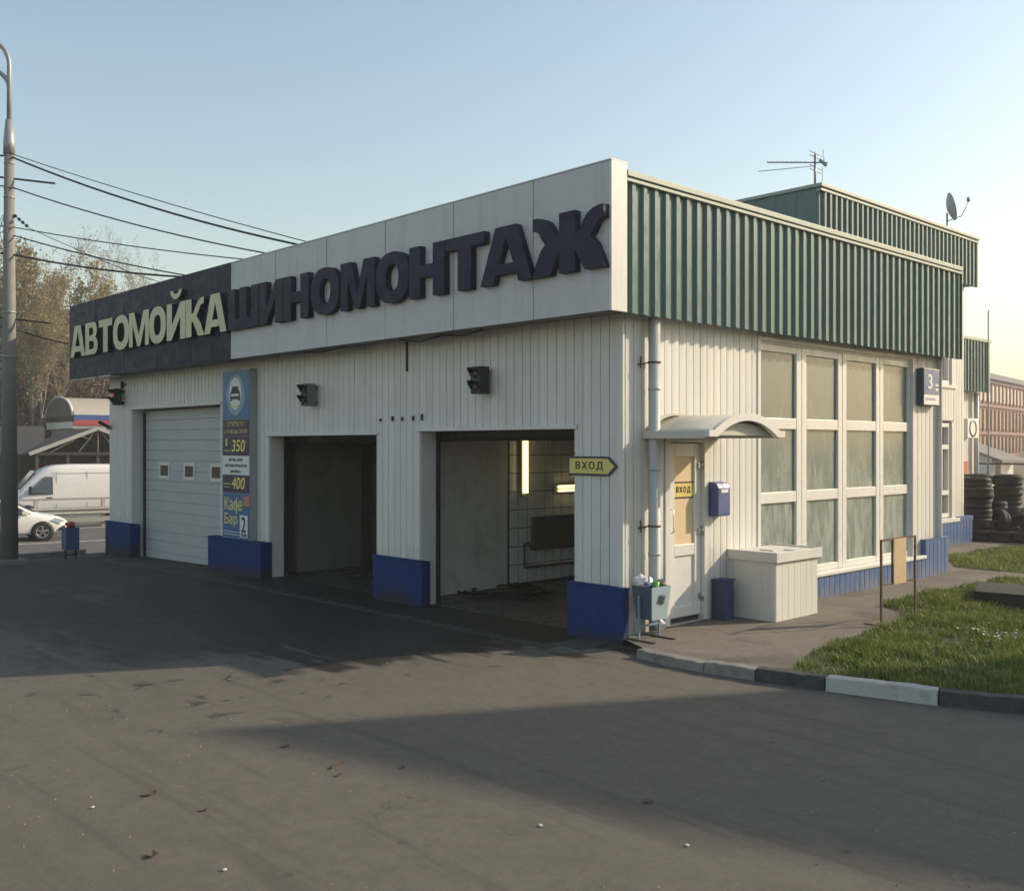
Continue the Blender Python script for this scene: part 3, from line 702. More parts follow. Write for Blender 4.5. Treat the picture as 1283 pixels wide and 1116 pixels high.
# ------------------------------------------------------------------ raised fascia lettering
def g_sha(w, h, s): b = .17*h/.69; g = (w-3*s)/2; return [[(0, 0), (w, 0), (w, h), (w-s, h), (w-s, b), (s+g+s, b), (s+g+s, h), (s+g, h), (s+g, b), (s, b), (s, h), (0, h)]]
def g_i(w, h, s): return [[(0, 0), (s*.95, 0), (w-s, .60*h), (w-s, 0), (w, 0), (w, h), (w-s*.95, h), (s, .40*h), (s, h), (0, h)]]
def g_n(w, h, s): b = .12*h; return [[(0, 0), (s, 0), (s, h/2-b), (w-s, h/2-b), (w-s, 0), (w, 0), (w, h), (w-s, h), (w-s, h/2+b), (s, h/2+b), (s, h), (0, h)]]
def g_o(w, h, s):
    def el(a, b, n=36, p=2.35): return [(w/2+a*math.copysign(abs(math.cos(t))**(2/p), math.cos(t)), h/2+b*math.copysign(abs(math.sin(t))**(2/p), math.sin(t))) for t in [2*math.pi*k/n for k in range(n)]]
    return [el(w/2, h*.515), el(w/2-s, h*.515-s*.72)[::-1]]
def g_m(w, h, s): return [[(0, 0), (s*.8, 0), (s*.8, .66*h), (w/2-.32*s, 0), (w/2+.32*s, 0), (w-s*.8, .66*h), (w-s*.8, 0), (w, 0), (w, h), (w-s*1.15, h), (w/2, .33*h), (s*1.15, h), (0, h)]]
def g_t(w, h, s): b = .22*h; return [[(w/2-s*.55, 0), (w/2+s*.55, 0), (w/2+s*.55, h-b), (w, h-b), (w, h), (0, h), (0, h-b), (w/2-s*.55, h-b)]]
def g_a(w, h, s):
    t = .20*w; k = w/2-t; L = lambda z: s+k*z
    q = min(.86, (w/2-s)/k*.97)
    return [[(0, 0), (s, 0), (L(.16), .16*h), (w-L(.16), .16*h), (w-s, 0), (w, 0), (w-k, h), (k, h)], [(L(.34), .34*h), (w/2-.005, q*h), (w/2+.005, q*h), (w-L(.34), .34*h)]]
def g_v(w, h, s):
    def bowl(x1, z0, z1, n=8):
        r = (z1-z0)/2; c = z0+r; rx = min(r, w*.42)
        return [(x1-rx+rx*math.cos(t), c+r*math.sin(t)) for t in [-math.pi/2+math.pi*k/n for k in range(n+1)]]
    outer = [(0, 0)]+bowl(w, 0, .54*h)+bowl(w*.94, .50*h, h)[1:]+[(0, h)]
    h1 = [(s, .16*h)]+bowl(w-s*.95, .16*h, .42*h, 6)+[(s, .42*h)]; h2 = [(s, .60*h)]+bowl(w*.94-s*.95, .60*h, .84*h, 6)+[(s, .84*h)]
    return [outer, h1[::-1], h2[::-1]]
def g_k(w, h, s): return [[(0, 0), (s, 0), (s, .40*h), (s*1.25, .40*h), (w-s*1.05, 0), (w, 0), (w-.20*w, .34*h), (s*1.9, .53*h), (w-.26*w, .70*h), (w-.20*w, .80*h), (w-.02*w, .83*h), (w-.02*w, h), (w-.2*w, .98*h), (w-.36*w, .90*h), (s*1.3, .62*h), (s, .61*h), (s, h), (0, h)]]
def g_zh(w, h, s):
    r = [(.11, 0), (.11, .36), (.24, 0), (.50, 0), (.45, .20), (.38, .42), (.31, .53), (.36, .61), (.40, .73), (.44, .78), (.49, .79), (.49, 1.0), (.42, .995), (.34, .965), (.27, .90), (.22, .80), (.17, .67), (.11, .60), (.11, 1.0)]
    pts = [(w/2+x*w, z*h) for x, z in r]; lf = [(w/2-x*w, z*h) for x, z in reversed(r)]
    return [pts+lf]
def g_breve(w, h, s): return [[(w*.5+w*.30*math.cos(t)*f, 1.34*h-(.24 if f == 1 else .10)*h*math.sin(t)) for f, rng in ((1, range(13)), (.52, range(12, -1, -1))) for t in [math.pi*k/12 for k in rng]]]
GL = {'А': g_a, 'В': g_v, 'Т': g_t, 'О': g_o, 'М': g_m, 'Й': g_i, 'К': g_k, 'Ш': g_sha, 'И': g_i, 'Н': g_n, 'Ж': g_zh}
Z0, LH, LD = 4.275, 0.69, 0.095
def sign_word(items, mat, side, name, label, s):
    x0 = items[0][1]
    t = thing(name, label, 'sign', (x0, -0.53, Z0))
    for ch, a, b_ in items:
        w = b_-a
        st = min(s, w*.33) if ch != 'Ш' else w*.235
        me, co = curve_mesh(GL[ch](w, LH, st), LD)
        co = co.copy(); out = np.stack([co[:, 0]+a-x0, -(co[:, 2]-co[:, 2].min())-0.004, co[:, 1]], 1)
        me.vertices.foreach_set('co', out.ravel()); me.materials.clear(); me.materials.append(mat); me.materials.append(side); me.update()
        for p in me.polygons: p.material_index = 0 if abs(p.normal.y) > .9 else 1
        o = link(bpy.data.objects.new('letter', me), t)
        if ch == 'Й':
            me, co = curve_mesh(g_breve(w, LH, st), LD)
            out = np.stack([co[:, 0]+a-x0, -(co[:, 2]-co[:, 2].min())-0.004, co[:, 1]], 1)
            me.vertices.foreach_set('co', out.ravel()); me.materials.clear(); me.materials.append(mat); me.materials.append(side); me.update()
            for p in me.polygons: p.material_index = 0 if abs(p.normal.y) > .9 else 1
            link(bpy.data.objects.new('letter_breve', me), o)
    return t
sh = .03
sign_word([('А', -15.75+sh, -14.87+sh), ('В', -14.86+sh, -14.16+sh), ('Т', -14.10+sh, -13.38+sh), ('О', -13.33+sh, -12.52+sh), ('М', -12.52+sh, -11.57+sh), ('О', -11.56+sh, -10.81+sh), ('Й', -10.77+sh, -9.98+sh), ('К', -9.96+sh, -9.24+sh), ('А', -9.24+sh, -8.41+sh)],
          CREAM, LETTER, 'raised_lettering', 'large cream raised letters reading АВТОМОЙКА on the dark fascia', 0.22)
sign_word([('Ш', -8.32, -7.29), ('И', -7.26, -6.52), ('Н', -6.50, -5.76), ('О', -5.69, -4.92), ('М', -4.88, -4.03), ('О', -4.00, -3.24), ('Н', -3.23, -2.49), ('Т', -2.47, -1.71), ('А', -1.78, -0.86), ('Ж', -0.86, 0.27)],
          LETTER, LETTER, 'raised_lettering', 'large dark raised letters reading ШИНОМОНТАЖ on the white fascia', 0.235)

# ------------------------------------------------------------------ price totem
TXY = pm('print_yellow', (0.70, 0.60, 0.18), 0.5, var=0.05); TXW = pm('print_white', (0.70, 0.70, 0.68), 0.5, var=0.05); TXK = pm('print_black', (0.02, 0.02, 0.025), 0.5)
PB = pm('print_blue', (0.035, 0.14, 0.30), 0.4, var=0.1, dirt=0.2, dirt_col=(0.08, 0.13, 0.2)); PN = pm('print_navy', (0.028, 0.026, 0.065), 0.4, var=0.1)
ORG = pm('print_orange', (0.55, 0.20, 0.10), 0.5); LEDY = pm('led_yellow', (0.6, 0.5, 0.12), 0.4, emit=((1.0, 0.78, 0.2), 0.10))
tx0, tx1, ty = -9.42, -8.42, -0.165
tm = thing('price_totem', 'tall narrow blue price board with opening hours and café advert beside closed bay door', 'sign', (-8.92, -0.08, 0.62))
MB().box(tx0, tx1, ty+0.004, -0.024, 0.62, 3.66).build('cabinet', pm('cabinet_grey', (0.33, 0.34, 0.35), 0.5), tm, bevel=0.006)
def tpan(z0, z1, mat, nm='sign_panel', a=tx0+.012, b_=tx1-.012, d=ty): return MB().box(a, b_, d-0.004, d+0.003, z0, z1).build(nm, mat, tm)
tpan(2.775, 3.64, PB); tpan(2.47, 2.765, PN); tpan(2.12, 2.462, PN); tpan(1.775, 2.112, TXW); tpan(1.45, 1.767, PN); tpan(0.63, 1.44, PB)
def disc(rx, rz, cx, cz, mat, d, nm):
    me, co = curve_mesh([[(rx*math.cos(2*math.pi*k/28), rz*math.sin(2*math.pi*k/28)) for k in range(28)]], .003)
    put_flat(me, co, (cx-rx, cx+rx, cz-rz, cz+rz), 'Y', d, nm, mat, tm, .003)
cxm = (tx0+tx1)/2
disc(.34, .37, cxm, 3.21, pm('halo_blue', (0.22, 0.33, 0.42), 0.5), ty-.005, 'emblem_ring'); disc(.22, .29, cxm, 3.23, TXW, ty-.009, 'emblem')
m2 = MB().prism([(cxm-.18, 3.10), (cxm-.11, 3.10), (cxm-.11, 3.13), (cxm+.11, 3.13), (cxm+.11, 3.10), (cxm+.18, 3.10), (cxm+.18, 3.24), (cxm+.14, 3.275), (cxm+.10, 3.36), (cxm-.10, 3.36), (cxm-.14, 3.275), (cxm-.18, 3.24)], ty-.016, ty-.0125).build('emblem_car', TXK, tm)
m2 = MB().box(cxm-.14, cxm+.14, ty-.019, ty-.0165, 3.185, 3.225).build('emblem_grille', TXW, tm)
m2 = MB().box(cxm-.12, cxm+.12, ty-.016, ty-.0125, 2.985, 3.02).build('emblem_strip', TXY, tm)
text('ОТКРЫТО', (tx0+.20, tx1-.20, 2.645, 2.73), 'Y', ty-.005, TXY, tm, .006)
text('с 9-00 до 23-00', (tx0+.07, tx1-.07, 2.505, 2.59), 'Y', ty-.005, TXY, tm, .006)
text('350', (tx0+.36, tx1-.16, 2.19, 2.40), 'Y', ty-.005, LEDY, tm, .0, .15)
text('1', (tx0+.13, tx0+.19, 2.29, 2.42), 'Y', ty-.005, TXY, tm); MB().box(tx0+.07, tx0+.30, ty-.008, ty-.005, 2.20, 2.215).build('small_print', TXY, tm)
text('ЦЕНЫ ДЛЯ', (tx0+.25, tx1-.25, 2.01, 2.07), 'Y', ty-.005, TXK, tm, .02)
text('АВТОМАТИЧЕСКОЙ', (tx0+.10, tx1-.10, 1.915, 1.975), 'Y', ty-.005, TXK, tm, .02); text('МОЙКИ', (tx0+.32, tx1-.32, 1.81, 1.87), 'Y', ty-.005, TXK, tm, .02)
text('400', (tx0+.36, tx1-.16, 1.52, 1.73), 'Y', ty-.005, LEDY, tm, .0, .15); MB().box(tx0+.07, tx0+.30, ty-.008, ty-.005, 1.60, 1.615).box(tx0+.07, tx0+.28, ty-.008, ty-.005, 1.54, 1.55).build('small_print', TXY, tm)
text('Каое', (tx0+.09, tx0+.75, 1.13, 1.37), 'Y', ty-.005, TXY, tm, .02); MB().box(tx0+.09+.66*.655, tx0+.09+.66*.655+.035, ty-.011, ty-.005, 1.07, 1.36).build('letter_stem', TXY, tm); text('Бар', (tx0+.09, tx0+.58, 0.83, 1.08), 'Y', ty-.005, TXY, tm, .02)
tpan(1.22, 1.40, ORG, 'picture_patch', tx1-.20, tx1+.01, ty-.005); tpan(0.665, 1.06, TXW, 'sign_panel', tx1-.34, tx1-.06, ty-.005)
text('2', (tx1-.28, tx1-.12, 0.76, 1.03), 'Y', ty-.010, TXK, tm, .01); text('этаж', (tx1-.31, tx1-.09, 0.68, 0.74), 'Y', ty-.010, TXK, tm, .01)
MB().box(tx0+.07, tx1-.38, ty-.008, ty-.005, 0.74, 0.752).box(tx0+.07, tx1-.38, ty-.008, ty-.005, 0.69, 0.702).build('rule_line', TXW, tm)

# arrow sign ВХОД, door strip ВХОД, house number
SB = pm('sign_border', (0.045, 0.040, 0.055), 0.5)
ar = thing('arrow_sign', 'yellow arrow sign reading ВХОД on the front corner pier', 'sign', (-0.4, -0.03, 1.9))
poly = [(-0.82, 1.94), (-0.18, 1.94), (-0.045, 2.055), (-0.18, 2.17), (-0.82, 2.17)]
MB().prism(poly, -0.045, -0.028).build('border', SB, ar); 
MB().prism([(-0.80, 1.965), (-0.19, 1.965), (-0.085, 2.055), (-0.19, 2.145), (-0.80, 2.145)], -0.0475, -0.0455).build('face', YELLOW, ar)
text('ВХОД', (-0.70, -0.26, 2.00, 2.11), 'Y', -0.048, TXK, ar, .02, space=1.3)
ds = thing('door_sign', 'yellow strip reading ВХОД stuck across the beige door panel', 'sign', (-0.04, 1.2, 1.75))
MB().box(-0.045, -0.0425, y0+.152, y1-.132, 1.66, 1.83).build('face', YELLOW, ds); MB().box(-0.0424, -0.041, y0+.152, y1-.132, 1.83, 1.85).box(-0.0424, -0.041, y0+.152, y1-.132, 1.64, 1.66).build('border', SB, ds)
text('ВХОД', (y0+.21, y1-.19, 1.70, 1.79), 'X', -0.0424, TXK, ds, .03, space=1.35)
hn = thing('house_number_sign', 'blue and white box sign with the house number 3 beside the big window', 'sign', (0.1, 8.0, 3.0))
MB().box(0.03, 0.14, 7.55, 8.17, 2.97, 3.60).build('cabinet', pm('sign_case', (0.05, 0.06, 0.075), 0.5), hn, bevel=0.008)
MB().box(0.141, 0.146, 7.57, 8.15, 3.16, 3.57).build('number_field', pm('number_blue', (0.065, 0.12, 0.27), 0.4), hn); MB().box(0.141, 0.146, 7.57, 8.15, 2.99, 3.155).build('street_field', TXW, hn)
MB().box(0.141, 0.152, 7.56, 8.16, 3.572, 3.592).build('rim', GREYM, hn)
text('3', (7.71, 7.88, 3.25, 3.50), 'X', 0.1465, TXW, hn, .02); MB().box(0.1465, 0.149, 8.00, 8.11, 3.23, 3.34).build('small_box', TXW, hn); text('стр', (8.01, 8.10, 3.26, 3.31), 'X', 0.1495, PN, hn)
gy = pm('print_grey', (0.32, 0.34, 0.37), 0.5)
m2 = MB()
yy = 7.63
for k in range(11):
    wdt = rnd.uniform(.016, .034); m2.box(0.1465, 0.148, yy, yy+wdt, 3.06, 3.10); yy += wdt+.012
m2.build('street_print', gy, hn)

# ------------------------------------------------------------------ traffic lights over the bays
CASE = pm('signal_black', (0.022, 0.024, 0.024), 0.5, var=0.2); CASEG = pm('signal_grey', (0.16, 0.165, 0.16), 0.5, var=0.15)
def signal(x, z, label, side, lit, tilt=0.0):
    t = thing('traffic_light', label, 'traffic light', (x, -0.02, z), 0, 'signal lights above the wash bays')
    t.rotation_euler = (0, 0, tilt)
    MB().box(-.095, .095, -.21, -.055, 0, .36).build('housing', side, t, True, bevel=0.008)
    MB().box(-.092, .092, -.224, -.2105, .004, .356).build('front_plate', CASE, t, True, bevel=0.006)
    MB().box(-.03, .03, -.055, .004, .02, .08).box(-.03, .03, -.055, .004, .27, .33).build('bracket', DARK, t, True)
    for k, zc in enumerate((.095, .265)):
        m2 = MB(); n = 12; vs = []; 
        for i in range(n+1):
            a = math.pi*(-0.12+1.24*i/n); c_, s_ = math.cos(a), math.sin(a)
            for r, d in ((.078, -.224), (.078, -.224-.03-.09*max(0, s_)), (.072, -.224-.03-.09*max(0, s_)), (.072, -.224)): vs.append((r*c_, d, zc+r*s_))
        m2.add(vs, [(4*i+j, 4*i+(j+1) % 4, 4*i+4+(j+1) % 4, 4*i+4+j) for i in range(n) for j in range(4)]); m2.build('visor', CASE, t, True)
        MB().lathe([(0.001, -.238), (.04, -.236), (.066, -.226), (.066, -.2245)], 18, 'Y', (0, 0, zc)).build('lens', REDL if (lit == 'red' and k == 1) else (GLINT if False else LENS), t, True)
    return t
signal(-2.32, 2.98, 'black two-lamp signal above the open right bay with radiator inside', CASE, '')
signal(-6.52, 2.94, 'black two-lamp signal with grey side above the dark middle bay', CASEG, '')
s3 = signal(-14.25, 3.18, 'two-lamp signal glowing red at the far left end of the front', CASE, 'red', R(-8))
MB().box(-.012, .012, -.06, .0, .36, .52).bar((0, -.03, .50), (.18, 0, .42), .02).build('bracket', DARK, s3, True)
ca = thing('security_camera', 'small dark security camera at the far left corner of the front', 'camera', (-14.95, -0.03, 2.75))
MB().bar((-15.05, -0.25, 2.83), (-14.93, -0.06, 2.70), .075, .075).build('housing', DARK, ca); MB().bar((-14.93, -0.05, 2.70), (-14.93, 0.0, 2.66), .03).build('bracket', DARK, ca)

# ------------------------------------------------------------------ canopy over the door
cn = thing('door_canopy', 'cream arched canopy projecting over the entrance door', 'canopy', (0.0, 1.12, 2.4))
CP = 0.95; ya, yb = 0.33, 1.90; zf, zp = 2.40, 2.665
CREAMP = pm('canopy_cream', (0.54, 0.52, 0.45), 0.5, var=0.06, dirt=0.35, dirt_col=(0.40, 0.37, 0.30), dirt_scale=3)
def arcpts(a, b_, z0, z1, n=18):
    c = (a+b_)/2; hw = (b_-a)/2; hh = z1-z0; r = (hw*hw+hh*hh)/(2*hh); zc = z1-r; t0 = math.asin(hw/r)
    return [(c+r*math.sin(t), zc+r*math.cos(t)) for t in [-t0+2*t0*k/n for k in range(n+1)]]
o_ = arcpts(ya+.06, yb-.06, zf+.06, zp); i_ = arcpts(ya+.06, yb-.06, zf+.045, zp-.015)
MB().prism(o_+i_[::-1], 0.02, CP-0.03, 'YZ', True).build('vault', CREAMP, cn)
oo = arcpts(ya+.10, yb-.10, zf+.07, zp+.012); ii = arcpts(ya+.17, yb-.17, zf, zp-.075)
MB().prism([(ya, zf), (ya, zf+.075), (ya+.09, zf+.075)]+oo+[(yb-.09, zf+.075), (yb, zf+.075), (yb, zf), (yb-.17, zf)]+ii[::-1]+[(ya+.17, zf)], CP-0.03, CP+0.03, 'YZ').build('front_arch', WHITE3, cn, bevel=0.006)
MB().box(0.02, CP-.031, ya, ya+.05, zf-.02, zf+.07).build('side_beam', CREAMP, cn, bevel=0.005)
MB().box(0.02, CP-.031, yb-.05, yb, zf-.01, zf+.06).build('side_beam', CREAMP, cn, bevel=0.005)
m2 = MB(); nb = 9
for k in range(nb):
    x = 0.05+k*(CP-.12)/nb; m2 = MB().prism(arcpts(ya+.12, yb-.12, zf+.02, zp-.10), x, x+(CP-.12)/nb-.012, 'YZ', True); 
    m2.build('ceiling_slat', CREAMP, cn)
ta = arcpts(ya+.05, yb-.35, zf+.08, zp+.03)
MB().prism(ta+[(p[0], p[1]-.03) for p in reversed(ta)], 0.018, 0.05, 'YZ', True).build('wall_flashing', CREAMP, cn)

# mailbox
mx = thing('mailbox', 'small blue letter box with white label on the wall right of the door', 'mailbox', (0.02, 1.78, 1.4))
BLB = pm('mailbox_blue', (0.075, 0.10, 0.25), 0.45, var=0.08)
MB().prism([(0.022, 1.40), (0.15, 1.40), (0.17, 1.42), (0.17, 1.76), (0.135, 1.82), (0.022, 1.84)], 1.66, 1.92, 'XZ').build('body', BLB, mx, bevel=0.008)
MB().box(0.171, 0.175, 1.72, 1.87, 1.70, 1.745).build('name_plate', TXW, mx)

# timber-clad cover box
bx = thing('cover_box', 'white plank-clad box with flat lid standing against the wall under the window', 'box', (0.38, 2.6, 0.085))
BXM = pm('box_white', (0.60, 0.59, 0.55), 0.6, var=0.06, dirt=0.35, dirt_col=(0.42, 0.38, 0.30), streak=True, rand=0.05)
MB().box(0.0, 0.70, 2.12, 3.10, 0.06, 0.86).build('carcass', BXM, bx)
n = 7
for k in range(n):
    w = 1.0/n; y = 2.11+k*w; MB().box(0.701, 0.722, y+.003, y+w-.003, 0.07+rnd.uniform(0, .01), 0.84).build('plank', BXM, bx)
for k, (a, b_) in enumerate(((0.005, 0.09), (0.095, 0.715))): MB().box(a, b_, 2.095, 2.116, 0.075, 0.85).build('plank', BXM, bx)
MB().box(0.02, 0.76, 2.065, 2.095, 0.83, 0.955).box(0.735, 0.76, 2.096, 3.17, 0.83, 0.955).box(0.02, 0.734, 3.145, 3.17, 0.83, 0.955).build('lid_rim', BXM, bx, bevel=0.004)
MB().box(0.02, 0.734, 2.096, 3.144, 0.905, 0.935).build('lid', BXM, bx)
for a, b_, c, d in ((0.30, 0.50, 2.40, 2.48), (0.52, 0.70, 2.62, 2.70)): MB().box(a, b_, c, d, 0.936, 0.95).build('batten', BXM, bx)

# dark blue bin between door and box
b2 = thing('litter_bin', 'dark blue tall box bin between the door and the white cover box', 'bin', (0.2, 1.95, 0.085))
BND = pm('bin_navy', (0.030, 0.045, 0.12), 0.5, var=0.12)
MB().box(0.05, 0.24, 1.70, 1.91, 0.085, 0.58).build('body', BND, b2, bevel=0.01); MB().box(0.04, 0.25, 1.69, 1.92, 0.581, 0.60).build('rim', BND, b2)

# tilted litter bin on a stand at the corner
b1 = thing('litter_bin', 'pale blue tipping bin overflowing with rubbish on a stand at the building corner', 'bin', (0.36, 0.1, 0.085))
PBL = pm('bin_pale', (0.30, 0.40, 0.44), 0.5, var=0.08, dirt=0.25, dirt_col=(0.2, 0.25, 0.27)); PBD = pm('bin_blue_grey', (0.055, 0.085, 0.12), 0.5, var=0.12)
bx0, bx1, by0, by1 = 0.20, 0.47, -0.08, 0.26
vsb = lambda e: [(bx0+.05-e, by0+.03-e, .33), (bx1-.02+e, by0+.05-e, .33), (bx0+.05-e, by1-.05+e, .33), (bx1-.02+e, by1-.03+e, .33), (bx0-e, by0-e, .70), (bx1+.02+e, by0-e, .70), (bx0-e, by1+e, .70), (bx1+.02+e, by1+e, .70)]
v8 = vsb(0)
m2 = MB(); m2.add(v8, [(0, 2, 3, 1), (0, 1, 5, 4), (2, 6, 7, 3), (0, 4, 6, 2)]); o = m2.build('bucket', PBD, b1)
sm = o.modifiers.new('gauge', 'SOLIDIFY'); sm.thickness = .006
MB().hull8([(v8[1][0]+.004, v8[1][1]-.004, .325), (v8[1][0]+.010, v8[1][1]-.004, .325), (v8[3][0]+.004, v8[3][1]+.004, .325), (v8[3][0]+.010, v8[3][1]+.004, .325), (v8[5][0]+.004, v8[5][1]-.004, .705), (v8[5][0]+.010, v8[5][1]-.004, .705), (v8[7][0]+.004, v8[7][1]+.004, .705), (v8[7][0]+.010, v8[7][1]+.004, .705)]).build('front_plate', PBL, b1, label='pale blue front plate with a dark sprayed blotch')
SPR = bpy.data.materials.new('spray_mark'); SPR.use_nodes = True
nt = SPR.node_tree; bs = nt.nodes['Principled BSDF']; bs.inputs['Base Color'].default_value = (0.02, 0.03, 0.03, 1); bs.inputs['Roughness'].default_value = .7
tc = _n(nt, 'ShaderNodeTexCoord').outputs['Generated']; sx = _n(nt, 'ShaderNodeSeparateXYZ'); nt.links.new(tc, sx.inputs[0])
dd = math_n(nt, 'ADD', math_n(nt, 'POWER', math_n(nt, 'ABSOLUTE', math_n(nt, 'SUBTRACT', sx.outputs['Y'], .5)), 2.0), math_n(nt, 'POWER', math_n(nt, 'ABSOLUTE', math_n(nt, 'SUBTRACT', sx.outputs['Z'], .5)), 2.0))
dd = math_n(nt, 'ADD', dd, math_n(nt, 'MULTIPLY', math_n(nt, 'SUBTRACT', noise(nt, tc, 4, 4), .5), .35))
nt.links.new(ramp(nt, dd, .02, .20, .9, 0), bs.inputs['Alpha'])
fx = lambda z: v8[1][0]+.0125+(v8[5][0]-v8[1][0])*(z-.325)/(.705-.325)
MB().add([(fx(.46), .0, .46), (fx(.46), .20, .46), (fx(.64), .20, .64), (fx(.64), .0, .64)], [(0, 1, 2, 3)]).build('spray_mark', SPR, b1)
lg = pm('bin_stand', (0.16, 0.24, 0.32), 0.5, var=0.1)
m2 = MB().bar((bx0+.12, by0-.012, .10), (bx0+.12, by0-.012, .60), .022).bar((bx0+.12, by1+.012, .10), (bx0+.12, by1+.012, .60), .022).bar((bx0+.12, by0-.012, .25), (bx0+.12, by1+.012, .25), .022).build('stand', lg, b1)
MB().box(bx0-.06, bx0+.34, by0-.03, by0+.005, .086, .10).box(bx0-.06, bx0+.34, by1-.005, by1+.03, .086, .10).build('foot', DARK, b1)
MB().box(0.13, 0.16, 0.33, 0.60, 0.12, 0.72).build('board', BLUE, thing('leaning_board', 'narrow blue board leaning on the wall behind the tipping bin', 'board', (0.14, 0.46, 0.085)))
def crumple(name, c, r, mat, seed, par=None, sq=.8):
    g = random.Random(seed); bm = bmesh.new(); bmesh.ops.create_icosphere(bm, subdivisions=2, radius=r)
    for v in bm.verts: v.co *= g.uniform(.62, 1.15); v.co.z *= sq
    me = bpy.data.meshes.new(name); bm.to_mesh(me); bm.free(); me.materials.append(mat)
    o = bpy.data.objects.new(name, me); o.location = Vector(c)-(origin(par) if par else Vector((0, 0, 0))); return link(o, par)
PLW = pm('film_plastic', (0.62, 0.62, 0.63), 0.2, var=0.15, spec=0.7); GRN = pm('cup_green', (0.12, 0.42, 0.08), 0.4)
tag(crumple('plastic_bag', (0.27, 0.0, 0.755), .085, PLW, 3, None, 1.0), 'crumpled clear plastic bag on top of the tipping bin', 'litter')
tag(crumple('paper_scrap', (0.40, 0.20, 0.73), .05, pm('paper_brown', (0.30, 0.20, 0.15), 0.8), 5), 'brown crumpled wrapper on the tipping bin beside the green cup', 'litter')
tag(crumple('plastic_bag', (0.24, 0.14, 0.735), .075, pm('film_grey', (.28, .29, .32), .25, spec=.7), 13, None, .8), 'grey crumpled bag at the back of the tipping bin', 'litter')
tag(crumple('plastic_bag', (0.40, -0.04, 0.725), .05, pm('film_blue', (.08, .12, .3), .3, spec=.7), 14, None, .7), 'small blue wrapper on the near edge of the tipping bin', 'litter')
cp = tag(MB().lathe([(.03, .66), (.045, .76), (.042, .76), (.028, .665)], 14, c=(0.44, 0.06, 0)).build('paper_cup', GRN), 'bright green paper cup stuck in the tipping bin', 'cup')

# welded stand with a plywood plate
st = thing('display_stand', 'rusty empty steel A-board frame with a plywood strip at the lawn edge', 'stand', (1.76, 3.25, 0.09))
sx_, sy0, sy1, zt = 1.76, 2.80, 3.72, 1.12
m2 = MB()
for y in (sy0, sy1): m2.bar((sx_, y, .09), (sx_, y, zt), .024)
m2.bar((sx_, sy0-.012, zt+.012), (sx_, sy1+.012, zt+.012), .024).bar((sx_, sy0+.012, .58), (sx_, sy1-.012, .58), .016); m2.build('frame', RUST, st)
MB().box(sx_-.22, sx_+.20, sy0-.02, sy0+.02, .086, .10).box(sx_-.20, sx_+.22, sy1-.02, sy1+.02, .10, .115).build('foot', RUST, st)
MB().bar((sx_, sy0+.29, .59), (sx_, sy0+.29, zt), .02).build('upright', RUST, st); MB().box(sx_+.013, sx_+.021, sy0+.30, sy0+.63, .57, 1.135).build('plate', PLY, st)

# ------------------------------------------------------------------ things inside the right bay
def tube_lamp(name, p, q, label):
    t = thing(name, label, 'lamp', p)
    P, Q = Vector(p), Vector(q); d = (Q-P).normalized()
    MB().bar(P-d*.06+Vector((-.03, 0, 0)), Q+d*.06+Vector((-.03, 0, 0)), .13, .05, (1, 0, 0)).build('casing', pm('lamp_case', (0.25, 0.24, 0.19), .5), t)
    s_ = d.cross(Vector((1, 0, 0)))*.033
    for sg in (-1, 1): MB().tube([P+s_*sg+Vector((.02, 0, 0)), Q+s_*sg+Vector((.02, 0, 0))], .022, 10).build('tube', LAMPE, t)
tube_lamp('strip_lamp', (-4.21, 2.50, 1.52), (-4.21, 2.50, 2.72), 'glowing strip lamp mounted upright on the tiled bay wall')
tube_lamp('strip_lamp', (-4.21, 3.28, 1.57), (-4.21, 4.48, 1.57), 'glowing strip lamp mounted level above the bay radiator')
ra = thing('radiator', 'grey ribbed radiator on the tiled wall inside the right bay', 'radiator', (-4.23, 3.3, 0.58))
MB().box(-4.275, -4.22, 2.70, 4.10, 0.56, 1.12).build('panel', RAD, ra, bevel=.01)
for k in range(28): MB().box(-4.219, -4.205, 2.71+k*.05, 2.71+k*.05+.026, 0.58, 1.10).build('rib', RAD, ra)
MB().tube([(-4.24, 2.62, 0.70), (-4.24, 2.52, 0.68), (-4.24, 2.52, 0.30), (-4.24, 4.6, 0.27)], .022, 8).tube([(-4.24, 2.72, .62), (-4.24, 2.66, .62), (-4.24, 2.62, .70)], .02, 8).build('pipe', RAD, ra)
tag(MB().tube([(-3.95+.5*math.cos(t*.5)*(.6+.03*t), 1.75+.42*math.sin(t*.5)*(1+.02*t), .03+.012*(t % 3)) for t in range(40)], .018, 6).build('hose', BLACKR), 'black hose coiled on the floor of the right bay', 'hose')

# rooftop antenna and dish
AL = pm('antenna_alu', (0.22, 0.23, 0.24), 0.4, metal=0.3)
an = thing('tv_antenna', 'aluminium TV antenna on a mast above the upper green parapet', 'antenna', (-2.15, 7.75, 7.0))
ax, ay = -1.95, 7.72
MB().tube([(ax, ay, 6.9), (ax, ay, 7.62)], .022, 8).build('mast', AL, an)
dv = Vector((-.893, -.450, .10)).normalized(); side = Vector((-.450, .893, 0)); c0 = Vector((ax, ay, 7.48))
m2 = MB().bar(c0-dv*.22, c0+dv*.86, .020)
for k in range(9): q = c0+dv*(.16+k*.085); m2.tube([q-side*.13+Vector((0, 0, -.01)), q+side*.13+Vector((0, 0, .03))], .006, 4)
for dz, w in ((.16, .20), (.09, .20), (-.09, .20), (-.16, .20)): q = c0+Vector((0, 0, dz))-dv*.02; m2.tube([q-side*w+dv*.1, q+side*w-dv*.1], .007, 4)
